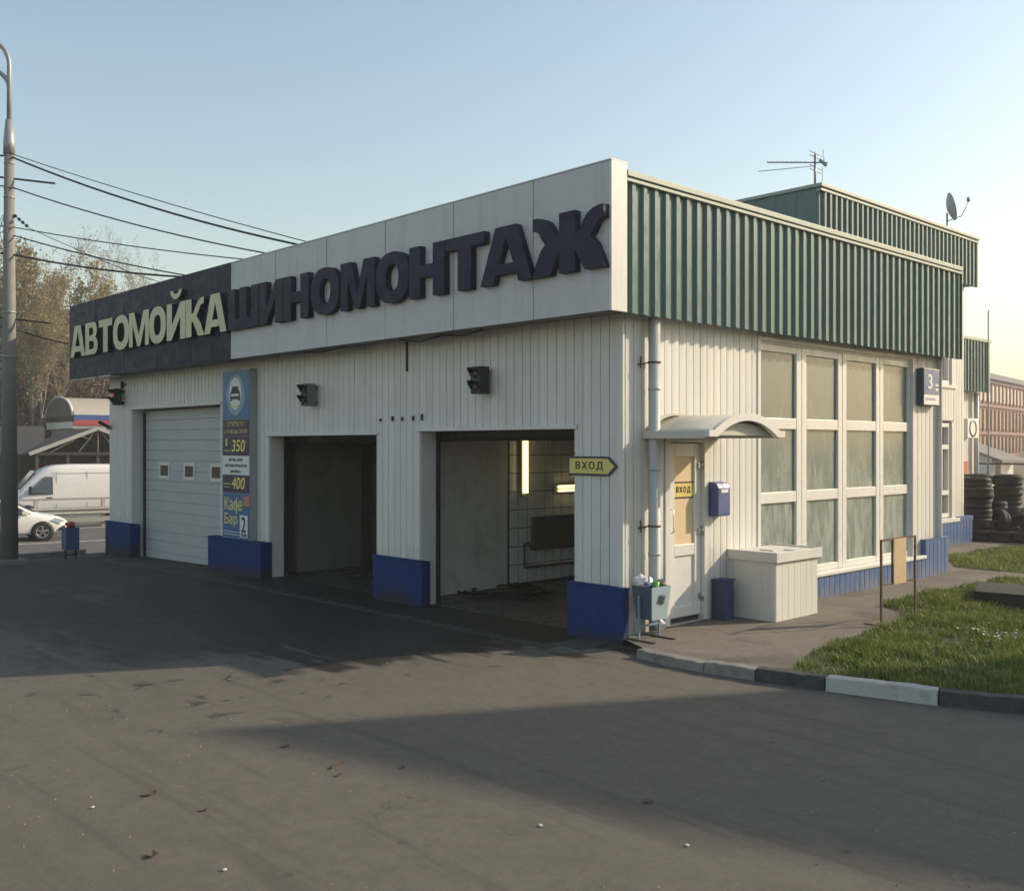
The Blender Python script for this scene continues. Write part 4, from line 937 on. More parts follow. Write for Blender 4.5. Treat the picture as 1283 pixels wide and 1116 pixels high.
m2.bar(c0+Vector((0, 0, -.18)), c0+Vector((0, 0, .2)), .018).bar(c0-dv*.20+Vector((0, 0, -.06)), c0-dv*.08+Vector((0, 0, .05)), .05); m2.build('yagi', AL, an)
MB().tube([(ax, ay, 7.42), Vector((ax, ay, 7.42))+Vector((-.80, -.62, -.06))], .007, 5).tube([(ax+.13, ay+.1, 7.42), (ax+.11, ay+.09, 7.72)], .007, 5).tube([(ax+.10, ay+.08, 7.40), (ax+.10, ay+.08, 7.03)], .005, 4).build('rod', AL, an)
dh = thing('satellite_dish', 'grey satellite dish on a short pole above the far end of the roof', 'satellite dish', (-2.2, 14.2, 7.0))
dc = Vector((-2.2, 14.0, 7.72)); fdir = Vector((.80, .55, .25)).normalized(); Mx = fdir.to_track_quat('Z', 'Y').to_matrix().to_4x4(); Mx.translation = dc
m2 = MB(); m2.lathe([(0.001, 0), (.12, .012), (.22, .04), (.32, .085), (.325, .09), (.32, .082), (.22, .03), (.12, -.004), (.001, -.01)], 28); m2.v = [tuple(Mx @ Vector(p)) for p in m2.v]; m2.build('reflector', GREYM, dh)
MB().tube([(-2.22, 14.0, 6.98), (-2.22, 14.0, 7.6)], .022, 8).build('pole', GREYM, dh)
q = dc+fdir*.45; MB().tube([dc+Vector((0, 0, -.3)), dc+fdir*.3+Vector((0, 0, -.28)), q], .012, 6).build('arm', GREYM, dh); MB().lathe([(.001, 0), (.04, .01), (.035, .10), (.001, .11)], 10, c=q).build('receiver', GREYM, dh)
# outdoor unit on the back block
ac = thing('air_conditioner', 'outdoor air conditioner hung on the low back block wall', 'air conditioner', (-4.1, 19.75, 2.5))
MB().box(-4.26, -3.94, 19.35, 20.15, 2.50, 3.05).build('casing', WHITE3, ac, bevel=.02); MB().lathe([(.20, .0), (.24, 0), (.24, .012), (.20, .012)], 20, 'X', (-3.94, 19.72, 2.78)).build('fan_guard', DARK, ac)

# ------------------------------------------------------------------ street lamp post and overhead cables
PX, PY = -14.39, -2.32
POLEM = pm('pole_concrete', (0.19, 0.18, 0.165), 0.75, var=0.12, scale=4, dirt=0.4, dirt_col=(0.18, 0.17, 0.15), streak=True)
lp = thing('street_lamp', 'tall tapered grey lamp post with two curved arms at the lot edge', 'street lamp', (PX, PY, -0.15))
MB().tube([(PX, PY, -0.2), (PX, PY, 8.5)], [0.175, 0.088], 22).build('post', POLEM, lp)
MB().lathe([(.10, 8.25), (.112, 8.25), (.112, 8.5), (.07, 8.95), (.05, 8.95)], 18, c=(PX, PY, 0)).build('sleeve', GREYM, lp)
MB().box(PX-.30, PX+.30, PY-.30, PY+.30, -0.4, -0.02).build('footing', CONC, lp, bevel=.02)
for k, (top, back, dx) in enumerate(((10.62, 0.30, 0.0), (9.98, 0.24, 0.10))):
    d = Vector((-0.80, -0.60, 0)).normalized() if k == 0 else Vector((-0.60, -0.80, 0)).normalized()
    pts = [(PX, PY, 8.6)]
    for i in range(13):
        a = i/12; ang = a*R(118); r = 0.55 if k == 0 else .40
        q = Vector((PX, PY, top-r))+d*(r*(1-math.cos(ang)))+Vector((0, 0, r*math.sin(ang))); pts.append(q)
    q = pts[-1]+d*.9+Vector((0, 0, -.42)); pts.append(q)
    MB().tube(pts, [.052]+[.045]*12+[.04, .035], 10).build('arm', GREYM, lp)
    MB().bar(q, q+d*.62+Vector((0, 0, -.12)), .24, .12).build('lamp_head', GREYM, lp, bevel=.03)
for z in (8.05, 7.55, 7.35, 5.0, 4.1): MB().lathe([(.0, z), (.175-.0102*z+.008, z), (.175-.0102*z+.008, z+.035), (.0, z+.035)], 18, c=(PX, PY, 0)).build('strap', GREYM, lp)
def catenary(pts, sag, n=14):
    out = []
    for a, b_ in zip(pts[:-1], pts[1:]):
        a, b_ = Vector(a), Vector(b_)
        for i in range(n): u = i/n; q = a.lerp(b_, u); q.z -= sag*4*u*(1-u); out.append(q)
    return out+[Vector(pts[-1])]
def cable(pts, r, sag, label, cat='cable'):
    o = MB().tube(catenary(pts, sag), r, 5).build('overhead_cable', pm('cable_black', (0.02, 0.02, 0.022), 0.6)); return tag(o, label, cat, 'overhead cables from the lamp post')
OFF = Vector((-12, -14, 1.0))
def pz_(z): return Vector((PX, PY, z))
cable([pz_(8.22)+OFF, pz_(8.22), (-6.9, 0.35, 5.60), (-6.6, 1.2, 5.3)], .020, .16, 'thick twisted cable, topmost of those running from the post to the roof')
cable([pz_(8.28), (-6.9, 0.40, 5.66)], .009, .06, 'thin messenger wire just above the topmost thick cable')
cable([pz_(7.60)+OFF, pz_(7.60), (-7.9, 0.35, 5.60), (-7.6, 1.2, 5.3)], .014, .12, 'thin cable running to the roof below the thick topmost one')
cable([pz_(6.78)+OFF, pz_(6.78), (-8.6, 0.35, 5.62), (-8.3, 1.2, 5.3)], .011, .06, 'thin middle cable meeting the roof where dark fascia turns white')
cable([pz_(6.62), (-10.6, 0.40, 5.52)], .014, .08, 'short black cable from the post down to the dark fascia top')
cable([pz_(6.22)+OFF, pz_(6.22), (-10.5, 0.35, 5.55), (-10.3, 1.2, 5.3)], .020, .10, 'thick cable, lowest of those reaching the dark fascia top')
cable([pz_(4.72)+OFF, pz_(4.72), (-16.02, -0.56, 4.62)], .016, .03, 'cable from the post to the left end of the dark fascia')
cable([pz_(7.10), (-14.0, -2.05, 6.72), (-12.3, -0.6, 5.75), (-12.0, 0.4, 5.5)], .007, .01, 'thin steel guy wire with insulators slanting off the post')
for z, L in ((7.86, .95), (4.98, .85)):
    o = MB().bar(Vector((PX, PY, z))-Vector((.74, .67, -.05))*1.2, Vector((PX, PY, z))+Vector((.70, .71, -.22))*L, .035).build('cross_arm', DARK, lp)
m2 = MB()
for k in range(5): q = Vector((-14.36+.07*k, -2.28+.05*k, 7.06-.07*k)); m2.lathe([(.001, -.04), (.035, -.02), (.035, .02), (.001, .04)], 8, c=q)
m2.build('insulator', DARK, lp)
MB().tube([(PX-.17+.10*math.cos(t), PY-.10+.05*math.sin(t), 6.4+.02*t+.25*math.sin(t*.7)) for t in range(28)], .006, 4).tube([(PX-.28, PY-.15, 7.4), (PX-.25, PY-.15, 3.0), (PX-.22, PY-.12, .2)], .008, 4).build('drop_wire', DARK, lp)
# low kerb strip at the lot edge and the small blue bin
tag(MB().box(-15.75, -15.55, -14, -0.35, -0.4, -0.06).build('edge_kerb', CONC), kind='structure')
b3 = thing('litter_bin', 'small blue square bin on legs with red rubbish near the lamp post', 'bin', (-14.6, -1.03, -.14))
bz = -.14
MB().box(-14.73, -14.45, -1.17, -.89, bz+.20, bz+.68).build('body', pm('bin_blue', (0.045, 0.085, 0.19), 0.5, var=.1), b3, bevel=.01)
for yy in (-1.15, -.93): MB().bar((-14.55, yy, bz), (-14.55, yy, bz+.24), .035).build('leg', DARK, b3)
MB().bar((-14.55, -1.14, bz+.1), (-14.55, -.94, bz+.1), .025).build('crossbar', DARK, b3)
tag(crumple('plastic_bag', (-14.59, -1.03, bz+.74), .12, pm('bag_red', (0.45, 0.035, 0.05), 0.35), 9, None, .7), 'crumpled red bag heaped on the small blue bin', 'litter')

# ------------------------------------------------------------------ vehicles
CARW = pm('car_white', (0.72, 0.71, 0.68), 0.3, var=0.02, coat=0.6, world=False); TYRE = pm('car_tyre', (0.022, 0.022, 0.023), 0.8, world=False); RIM = pm('alloy', (0.45, 0.45, 0.46), 0.3, metal=0.7, world=False)
HEADL = pm('headlamp', (0.55, 0.58, 0.62), 0.1, spec=.7, world=False); CARG = pm('car_glass', (0.03, 0.036, 0.04), 0.05, spec=.8, coat=.6, world=False); CARK = pm('car_black', (0.018, 0.018, 0.02), 0.5, world=False)
TAIL = pm('tail_lamp', (0.45, 0.03, 0.03), 0.2, world=False)
def wheel(par, x, y, r, w, spokes=5):
    sgn = 1 if y > 0 else -1
    t = MB().lathe([(r*.66, -w/2), (r*.93, -w/2), (r, -w*.36), (r, w*.36), (r*.93, w/2), (r*.66, w/2)], 28, 'Y', (x, y, r), True).build('wheel', TYRE, par, True)
    m2 = MB().lathe([(r*.66, sgn*w*.40), (r*.62, sgn*w*.46), (r*.60, sgn*w*.30), (.001, sgn*w*.22)], 24, 'Y', (x, y, r)); 
    m2.build('rim_dish', CARK, t, True)
    m2 = MB().lathe([(r*.67, sgn*w*.47), (r*.60, sgn*w*.50), (r*.58, sgn*w*.40)], 28, 'Y', (x, y, r))
    for k in range(spokes):
        a = 2*math.pi*k/spokes+.3
        for da in (-.13, .13): m2.bar((x+.04*r*math.cos(a), y+sgn*w*.44, r+.04*r*math.sin(a)), (x+.62*r*math.cos(a+da), y+sgn*w*.45, r+.62*r*math.sin(a+da)), r*.10, w*.08, (0, 1, 0))
    m2.lathe([(.001, sgn*w*.48), (r*.13, sgn*w*.47), (r*.14, sgn*w*.38)], 14, 'Y', (x, y, r)); m2.build('rim', RIM, t, True)
    return t
def loft_body(st, name, mat, par):
    """st: list of (x, z_bottom, z_shoulder, z_top, half_w_bottom, half_w_shoulder, half_w_top)"""
    m2 = MB(); vs = []; ring = 14
    for x, zb, zs, zt_, wb, ws, wt in st:
        half = [(0, zb), (wb*.9, zb), (wb, zb+.08), (ws, zb+(zs-zb)*.55), (ws*.985, zs), (wt, zt_-.06*(zt_-zs)-.015), (wt*.8, zt_), (0, zt_+.01)]
        pts = half+[(-y, z) for y, z in reversed(half[1:-1])]
        vs += [(x, y, z) for y, z in pts]
    n = len(vs)//len(st)
    fs = [(i*n+k, i*n+(k+1) % n, (i+1)*n+(k+1) % n, (i+1)*n+k) for i in range(len(st)-1) for k in range(n)]
    fs += [tuple(range(n))[::-1], tuple((len(st)-1)*n+k for k in range(n))]
    m2.add(vs, fs, True); o = m2.build(name, mat, par, True)
    ss = o.modifiers.new('smooth', 'SUBSURF'); ss.levels = ss.render_levels = 2
    return o
def arch(par, x, y, r, w): return MB().lathe([(.001, -w/2), (r, -w/2), (r, w/2), (.001, w/2)], 28, 'Y', (x, y, r*.86)).build('wheel_arch', CARK, par, True)
def sidepoly(par, name, pts, y0, slope, zref, mat, th=.012):
    """thin plate on a car flank that leans inwards above zref"""
    for sg in (-1, 1):
        m2 = MB(); n = len(pts); vs = []
        for d in (0, th):
            for x, z in pts: vs.append((x, sg*(y0-max(0, z-zref)*slope+d-.004), z))
        tr = tessellate_polygon([[Vector((x, z, 0)) for x, z in pts]])
        m2.add(vs, [tuple(t) for t in tr]+[tuple(i+n for i in t) for t in tr]+[(i, (i+1) % n, n+(i+1) % n, n+i) for i in range(n)]); m2.build(name, mat, par, True)
# white sedan, nose towards +local x
ang = math.atan2(T.y, T.x)
sp = rp(-1.35, .90)
sd_ = thing('sedan_car', 'white sedan with alloy wheels driving on the near lane', 'car', (sp[0], sp[1], -1.035), ang)
st = [(-2.25, .42, .78, .98, .70, .74, .60), (-2.1, .26, .86, 1.04, .80, .84, .66), (-1.5, .22, .90, 1.10, .86, .89, .68), (-1.0, .2, .91, 1.34, .88, .90, .60), (-.45, .2, .91, 1.44, .88, .90, .58), (.15, .2, .90, 1.43, .88, .90, .58),
      (.65, .2, .89, 1.27, .88, .90, .62), (1.10, .2, .88, 1.00, .88, .90, .70), (1.5, .2, .84, .92, .87, .89, .68), (1.95, .2, .74, .82, .82, .84, .62), (2.2, .22, .62, .70, .72, .72, .52), (2.3, .30, .50, .58, .55, .52, .40)]
loft_body(st, 'body', CARW, sd_)
sidepoly(sd_, 'side_window', [(-1.45, .95), (-1.05, 1.28), (-.5, 1.37), (-.42, 1.37), (-.42, .93)], .90, .60, .92, CARG); sidepoly(sd_, 'side_window', [(-.36, .93), (-.36, 1.38), (.12, 1.37), (.60, 1.20), (1.02, .95)], .90, .60, .92, CARG)
sidepoly(sd_, 'head_lamp', [(1.62, .70), (1.78, .79), (2.05, .71), (2.12, .64), (1.95, .62)], .865, 0, 9, HEADL, .02)
m2 = MB().hull8([(1.16, -.60, 1.00), (1.19, -.60, 1.02), (1.16, .60, 1.00), (1.19, .60, 1.02), (.60, -.52, 1.33), (.63, -.52, 1.34), (.60, .52, 1.33), (.63, .52, 1.34)]).build('windscreen', CARG, sd_, True)
for y in (-.79, .79):
    for x in (1.38, -1.32): arch(sd_, x, y*1.02, .37, .20); wheel(sd_, x, y*1.04, .325, .21)
for sg in (-1, 1): MB().box(.72, .92, sg*.90-.03+(sg>0)*.0, sg*.90+.10*sg+.03, .93, 1.06).build('mirror', CARW, sd_, True, bevel=.03)
MB().prism([(1.9, .34), (2.16, .36), (2.10, .52), (1.96, .44)], -.86, -.80).prism([(1.9, .34), (2.16, .36), (2.10, .52), (1.96, .44)], .80, .86).build('fog_lamp_surround', CARK, sd_, True)

# white panel van, nose towards -road direction
def van(name, label, loc, a, L=5.9, H=2.55, simple=False):
    t = thing(name, label, 'van', loc, a)
    hl = L/2
    st = [(-hl, .35, 1.3, H-.10, .85, .95, .80), (-hl+.05, .32, 1.3, H-.04, .90, .98, .86), (0, .30, 1.3, H, .92, .99, .87), (hl-2.05, .30, 1.3, H-.03, .92, .99, .86), (hl-1.65, .30, 1.28, H-.16, .92, .98, .80), (hl-1.15, .30, 1.22, 2.02, .92, .97, .76), (hl-.75, .30, 1.14, 1.56, .92, .96, .74),
          (hl-.45, .32, 1.05, 1.22, .90, .93, .72), (hl-.12, .36, .92, 1.05, .84, .86, .66), (hl, .42, .78, .86, .66, .66, .5)]
    loft_body(st, 'body', CARW, t)
    sidepoly(t, 'side_window', [(hl-1.95, 1.22), (hl-1.95, 1.98), (hl-1.62, 1.98), (hl-1.0, 1.36), (hl-1.0, 1.22)], .985, .16, 1.25, CARG)
    m2 = MB().hull8([(hl-.66, -.70, 1.45), (hl-.63, -.70, 1.46), (hl-.66, .70, 1.45), (hl-.63, .70, 1.46), (hl-1.30, -.66, 2.22), (hl-1.27, -.66, 2.24), (hl-1.30, .66, 2.22), (hl-1.27, .66, 2.24)]).build('windscreen', CARG, t, True)
    for x0 in (hl-2.1, hl-3.35): sidepoly(t, 'panel_seam', [(x0, .45), (x0+.018, .45), (x0+.018, 2.2), (x0, 2.2)], .987, .10, 1.3, pm('seam', (.22, .22, .21), .6, world=False), .006)
    sidepoly(t, 'panel_seam', [(-hl+.1, 2.12), (hl-1.9, 2.12), (hl-1.9, 2.135), (-hl+.1, 2.135)], .987, .10, 1.3, MATS['seam'], .006); sidepoly(t, 'sill_strip', [(-hl+1.5, .50), (hl-1.6, .50), (hl-1.6, .60), (-hl+1.5, .60)], .975, 0, 9, MATS['seam'], .012)
    sidepoly(t, 'door_handle', [(hl-1.92, 1.05), (hl-1.70, 1.05), (hl-1.70, 1.10), (hl-1.92, 1.10)], .985, 0, 9, CARK, .02)
    sidepoly(t, 'head_lamp', [(hl-.55, .86), (hl-.50, 1.10), (hl-.28, 1.02), (hl-.14, .84)], .92, 0, 9, HEADL, .02)
    for y in (-.86, .86):
        for x in (hl-.95, -hl+1.20): arch(t, x, y*1.02, .42, .24); wheel(t, x, y*1.045, .345, .22, 6)
    for sg in (-1, 1): MB().box(hl-1.10, hl-.98, sg*1.04-.05, sg*1.04+.12*sg+.05, 1.24, 1.58).build('mirror', CARK, t, True, bevel=.03)
    return t
vp = rp(2.65, 9.6)
van('panel_van', 'white high-roof panel van on the far carriageway behind the barrier', (vp[0]-.3, vp[1]+.1, -1.035), ang+math.pi, 5.9, 2.52)

# ------------------------------------------------------------------ crash barrier between carriageways
BARM = pm('barrier_steel', (0.34, 0.33, 0.30), 0.6, metal=.1, var=.12, dirt=.4, dirt_col=(.2, .18, .15))
br = thing('crash_barrier', 'grey steel crash barrier with top rail between the carriageways', 'barrier', (*rp(0, 5.9), -1.04))
def P3(t, n, z): p = rp(t, n); return (p[0], p[1], z)
zb = -1.04
MB().bar(P3(-60, 5.9, zb+1.15), P3(60, 5.9, zb+1.15), .10, .08).build('rail', BARM, br)
for n_ in (5.78, 6.02):
    m2 = MB()
    prof = [(0, .50), (.05, .55), (.0, .62), (.0, .66), (.05, .73), (0, .80)]
    vs = [P3(t, n_-q[0]*(1 if n_ < 5.9 else -1), zb+q[1]) for t in (-60, 60) for q in prof]
    m2.add(vs, [(i, i+1, i+7, i+6) for i in range(5)]); o = m2.build('guard_beam', BARM, br); o.modifiers.new('gauge', 'SOLIDIFY').thickness = .006
    MB().bar(P3(-60, n_, zb+.30), P3(60, n_, zb+.30), .03, .22).build('guard_beam', BARM, br)
for k in range(-24, 25):
    t = k*2.55+.6; a = P3(t, 5.9, zb-.02)
    MB().bar(a, (a[0], a[1], zb+1.11), .14, .10).build('post', BARM, br)

# ------------------------------------------------------------------ shelter and kiosk across the road
SH = thing('timber_shelter', 'dark gabled open timber shelter with pale verge boards across the road', 'shelter', (*rp(5.8, 22), -1.04))
DKW = pm('dark_timber', (0.045, 0.038, 0.032), 0.8, var=.25); VRG = pm('verge_board', (0.42, 0.40, 0.36), 0.6); SHR = pm('shingle_dark', (0.04, 0.04, 0.042), .85, var=.3, scale=2)
gt, gn = 5.8, 21.0      # gable centre along / across
hw, ez, rz_ = 3.4, 1.90, 3.30
def S3(t, n, z): p = rp(gt+t, gn+n); return (p[0], p[1], z)
for sg in (-1, 1):
    a = [S3(0, 0, rz_), S3(sg*hw, 0, ez), S3(sg*hw, 9, ez), S3(0, 9, rz_)]
    m2 = MB().add(a+[(x, y, z-.12) for x, y, z in a], [(0, 1, 2, 3), (7, 6, 5, 4), (0, 4, 5, 1), (1, 5, 6, 2), (2, 6, 7, 3), (3, 7, 4, 0)]); m2.build('roof_slope', SHR, SH)
    MB().bar(S3(0, -.04, rz_-.04), S3(sg*(hw+.1), -.04, ez-.06), .06, .20).build('verge_board', VRG, SH)
MB().bar(S3(-hw+.2, .1, ez-.05), S3(hw-.2, .1, ez-.05), .12, .16).build('tie_beam', DKW, SH)
LW = pm('light_timber', (0.17, 0.155, 0.13), .8)
for a, b_ in ((-2.4, -1.2), (-1.0, -.2), (0, 0), (1.0, .2), (2.4, 1.2)):
    z1 = rz_-(rz_-ez)*abs(b_)/hw-.2; MB().bar(S3(a, .1, ez+.04), S3(b_, .1, z1), .05, .05).build('strut', LW, SH)
for t_ in (-3.1, -1.55, 0, 1.55, 3.1):
    for n_ in (.2, 8.6): MB().bar(S3(t_, n_, -1.04), S3(t_, n_, ez-.05), .16).build('post', DKW, SH)
MB().add([S3(-3.2, 8.7, -1), S3(3.2, 8.7, -1), S3(3.2, 8.7, ez), S3(0, 8.7, rz_-.2), S3(-3.2, 8.7, ez), S3(-3.2, 8.8, -1), S3(3.2, 8.8, -1), S3(3.2, 8.8, ez), S3(0, 8.8, rz_-.2), S3(-3.2, 8.8, ez)], [(0, 1, 2, 3, 4), (9, 8, 7, 6, 5), (0, 5, 6, 1), (1, 6, 7, 2), (4, 9, 5, 0)]).build('back_wall', DKW, SH)
# long dark lean-to roof to its left
R2 = thing('long_shed', 'long low dark-roofed shed left of the gabled shelter', 'shed', S3(-12, 4, -1.04))
a = [S3(-24, 3, 1.75), S3(-2.3, 3, 1.85), S3(-1.2, 11, 3.55), S3(-24, 11, 3.2)]
MB().add(a+[(x, y, z-.15) for x, y, z in a], [(0, 1, 2, 3), (7, 6, 5, 4), (0, 4, 5, 1), (1, 5, 6, 2), (2, 6, 7, 3), (3, 7, 4, 0)]).build('roof', SHR, R2)
a = [S3(-23.8, 3.3, -1.04), S3(-3.5, 3.3, -1.04), S3(-3.5, 10.5, -1.04), S3(-23.8, 10.5, -1.04)]
MB().add(a+[(x, y, 1.66) for x, y, z in a], [(0, 1, 5, 4), (1, 2, 6, 5), (2, 3, 7, 6), (3, 0, 4, 7)]).build('wall', DKW, R2)
MB().bar(S3(-3.6, 8.2, 2.6), S3(-3.6, 8.2, 3.55), .40).build('chimney', DKW, R2)
q = Vector(S3(-3.6, 8.2, 3.6)); MB().lathe([(.45, 0), (.02, .30), (.001, .30)], 12, c=q).build('chimney_cowl', pm('cowl_brown', (.14, .10, .08), .7), R2)
# vaulted kiosk with flag-coloured board
KI_ = thing('vaulted_kiosk', 'kiosk with ribbed barrel-vault roof and a white blue red board behind the shelter', 'kiosk', (*rp(6.6, 34), 3))
KC = pm('vault_beige', (0.36, 0.33, 0.28), .55, var=.1); KR = pm('vault_rib', (.75, .72, .66), .5)
kt0, kt1, kn0, kw, kz0, kz1 = 0.0, 17.0, 0.0, 6.2, 3.55, 5.62
KO = Vector(rp(6.6, 34)); KA = Vector((.059, .998)); KBv = Vector((-.998, .059))
def S3(t, n, z): p = KO+KA*t+KBv*n; return (p.x, p.y, z)
vs = []; n = 14
for t_ in (kt0, kt1):
    for i in range(n+1):
        a = math.pi*i/n; vs.append(S3(t_, kn0+kw/2-kw/2*math.cos(a), kz0+.72+(kz1-kz0-.72)*math.sin(a)))
m2 = MB().add(vs, [(i, i+1, n+1+i+1, n+1+i) for i in range(n)], True); m2.build('vault', KC, KI_)
MB().add(vs[:n+1], [tuple(range(n+1))]).build('gable_glazing', pm('vault_glass', (.13, .125, .11), .35), KI_)
for t_ in (kt0, kt0+4.4, kt0+8.8, kt0+13.2):
    MB().tube([S3(t_, kn0+kw/2-(kw/2+.03)*math.cos(math.pi*i/n), kz0+.72+(kz1-kz0-.69)*math.sin(math.pi*i/n)) for i in range(n+1)], .075, 6).build('rib', KR, KI_)
def kbox(t0, t1, n0, n1, z0, z1): 
    a = [S3(t0, n0, z0), S3(t1, n0, z0), S3(t0, n1, z0), S3(t1, n1, z0)]; return MB().hull8(a+[(x, y, z1) for x, y, z in a])
kbox(kt0, kt1, kn0, kn0+kw, kz0-.1, kz0+.35).build('base_band', KR, KI_); kbox(kt0+.02, kt1, kn0+.05, kn0+kw-.05, kz0+.352, kz0+.70).build('clerestory', DKW, KI_); kbox(kt0+.3, kt1, kn0+.3, kn0+kw-.3, -1.04, kz0-.1).build('wall', KC, KI_)
for k, mt in enumerate((pm('flag_red', (.30, .045, .05), .6), pm('flag_blue', (.035, .075, .25), .6), pm('flag_white', (.50, .49, .48), .6))): kbox(kt0+.05, kt0+5.2, kn0-.16, kn0-.10, kz0+.10+k*.36, kz0+.10+(k+1)*.36).build('board_stripe', mt, KI_)
kbox(kt0+5.25, kt1-1, kn0-.16, kn0-.10, kz0+.5, kz0+1.2).build('side_board', pm('board_pale', (.45, .46, .40), .6), KI_); kbox(kt0+5.25, kt1-1, kn0-.16, kn0-.10, kz0+.1, kz0+.49).build('side_board', pm('board_salmon', (.50, .22, .17), .6), KI_)

# ------------------------------------------------------------------ tyres
def tyre_mesh(r, w, n=26):
    p = [(r*.60, -w*.38), (r*.66, -w*.50), (r*.82, -w*.52), (r*.95, -w*.47), (r, -w*.34), (r, -w*.10), (r*.985, -w*.08), (r*.985, -w*.05), (r, -w*.03), (r, w*.03), (r*.985, w*.05), (r*.985, w*.08), (r, w*.10), (r, w*.34), (r*.95, w*.47), (r*.82, w*.52), (r*.66, w*.50), (r*.60, w*.38), (r*.63, w*.30), (r*.90, w*.30), (r*.90, -w*.30), (r*.63, -w*.30)]
    me = MB().lathe(p, n, closed=True).mesh('tyre'); me.materials.append(BLACKR); return me
TM = [tyre_mesh(.32, .22), tyre_mesh(.34, .25), tyre_mesh(.30, .20)]
def tyre(x, y, z, label, k=0, rx=0, ry=0, rz=0):
    o = bpy.data.objects.new('tyre', TM[k]); o.location = (x, y, z); o.rotation_euler = (rx, ry, rz); link(o)
    return tag(o, label, 'tyre', 'old tyres piled by the back of the building')
ORD = ['bottom', 'second', 'third', 'fourth', 'fifth', 'sixth', 'seventh']
G0 = 0.09
def stack(x, y, ks, lab):
    z = G0
    for i, k in enumerate(ks):
        w = (.22, .25, .20)[k]*1.04; nm = 'topmost' if i == len(ks)-1 else ORD[i]
        tyre(x+rnd.uniform(-.04, .04), y+rnd.uniform(-.05, .05), z+w/2, f'black tyre, {nm} in {lab}' if nm == 'topmost' else f'black tyre, {nm} from ground in {lab}', k, rnd.uniform(-.04, .04), rnd.uniform(-.04, .04), rnd.uniform(0, 6)); z += w
stack(-1.98, 15.10, [1, 1, 0, 0, 1, 0], 'the tyre stack nearest the blue plinth')
stack(-1.92, 16.75, [1, 0, 1, 0, 1, 1], 'the tall back tyre stack at the right')
stack(-2.60, 16.60, [1, 0, 1, 1, 0, 1], 'the back stack half hidden behind the nearest one')
stack(-1.95, 15.95, [0, 2, 0, 2], 'the short stack between the two tall ones')
tyre(-1.38, 15.95, .42, 'worn tyre leaning upright against the stacks', 0, R(68), R(8), R(20))
tyre(-0.98, 15.80, .36, 'worn tyre leaning low at the right edge of the pile', 2, R(60), R(-6), R(35))
tyre(-1.45, 15.25, G0+.12, 'tyre lying flat in front of the pile, nearer the plinth', 1, .02, .01)
tyre(-0.95, 15.35, G0+.12, 'tyre lying flat at the front right of the pile', 1, -.02, .03)
tyre(-0.70, 15.95, G0+.12, 'tyre lying flat behind the front right one', 0, .03, 0)

tyre(-1.25, 15.62, .40, 'tyre slumped against the short stack in the middle of the pile', 1, R(40), R(-20), R(10))
tyre(-0.62, 15.55, .44, 'tyre lying askew across the two flat ones at the right', 0, R(22), R(14))
tyre(-1.15, 16.4, .62, 'tyre tipped on top of the leaning ones at the back of the pile', 1, R(25), R(12))
tyre(-1.70, 15.55, .50, 'tyre propped on edge between the nearest stack and the flat ones', 0, R(75), R(10), R(-30))
tyre(-0.45, 15.35, .38, 'tyre standing upright at the far right of the pile', 1, R(82), R(0), R(50))
# ------------------------------------------------------------------ lawn, slab, grass blades
SOIL = pm('lawn_soil', (0.055, 0.060, 0.025), 0.95, var=.3, scale=5, bump=.6, bscale=25)
L1 = [(2.36, -.27), (2.04, .56), (1.91, 1.48), (1.84, 2.71), (1.70, 3.70), (1.01, 4.33), (.92, 5.17), (.97, 6.39), (1.05, 7.27), (1.05, 8.60), (30, 9.0), (30, 15.9)] + [tuple(KI[i]) for i in range(len(KI)-2, 3, -1)]
L1 = [(2.36, -.27), (2.04, .56), (1.91, 1.48), (1.84, 2.71), (1.70, 3.70), (1.01, 4.33), (.92, 5.17), (.97, 6.39), (1.05, 7.27), (1.05, 8.60), (16, 8.60)] + [tuple(KI[i]) for i in range(len(KI)-2, 3, -1)]
L2 = [(-.15, 9.45), (-.95, 11.0), (-1.05, 13.4), (-.75, 14.45), (14, 16.5), (14, 9.45)]
lawn1 = sheet('lawn', L1, 0.089, SOIL); lawn2 = sheet('lawn', L2, 0.089, SOIL)
sb = thing('rubber_slab', 'thick dark slab lying on the lawn at the right edge', 'slab', (2.4, 5.9, .1))
m2 = MB().hull8([(1.88, 5.22, .08), (3.9, 5.55, .08), (1.40, 6.60, .08), (3.5, 6.95, .08), (1.90, 5.24, .29), (3.88, 5.57, .29), (1.42, 6.58, .25), (3.48, 6.93, .25)]).build('slab', pm('slab_black', (.014, .014, .014), .8, var=.3, dirt=.4, dirt_col=(.04, .038, .034), bump=.3), sb, bevel=.015)
def inside(px_, py_, poly):
    c = np.zeros(len(px_), bool); n = len(poly); j = n-1
    for i in range(n):
        xi, yi = poly[i]; xj, yj = poly[j]
        c ^= ((yi > py_) != (yj > py_)) & (px_ < (xj-xi)*(py_-yi)/(yj-yi+1e-12)+xi); j = i
    return c
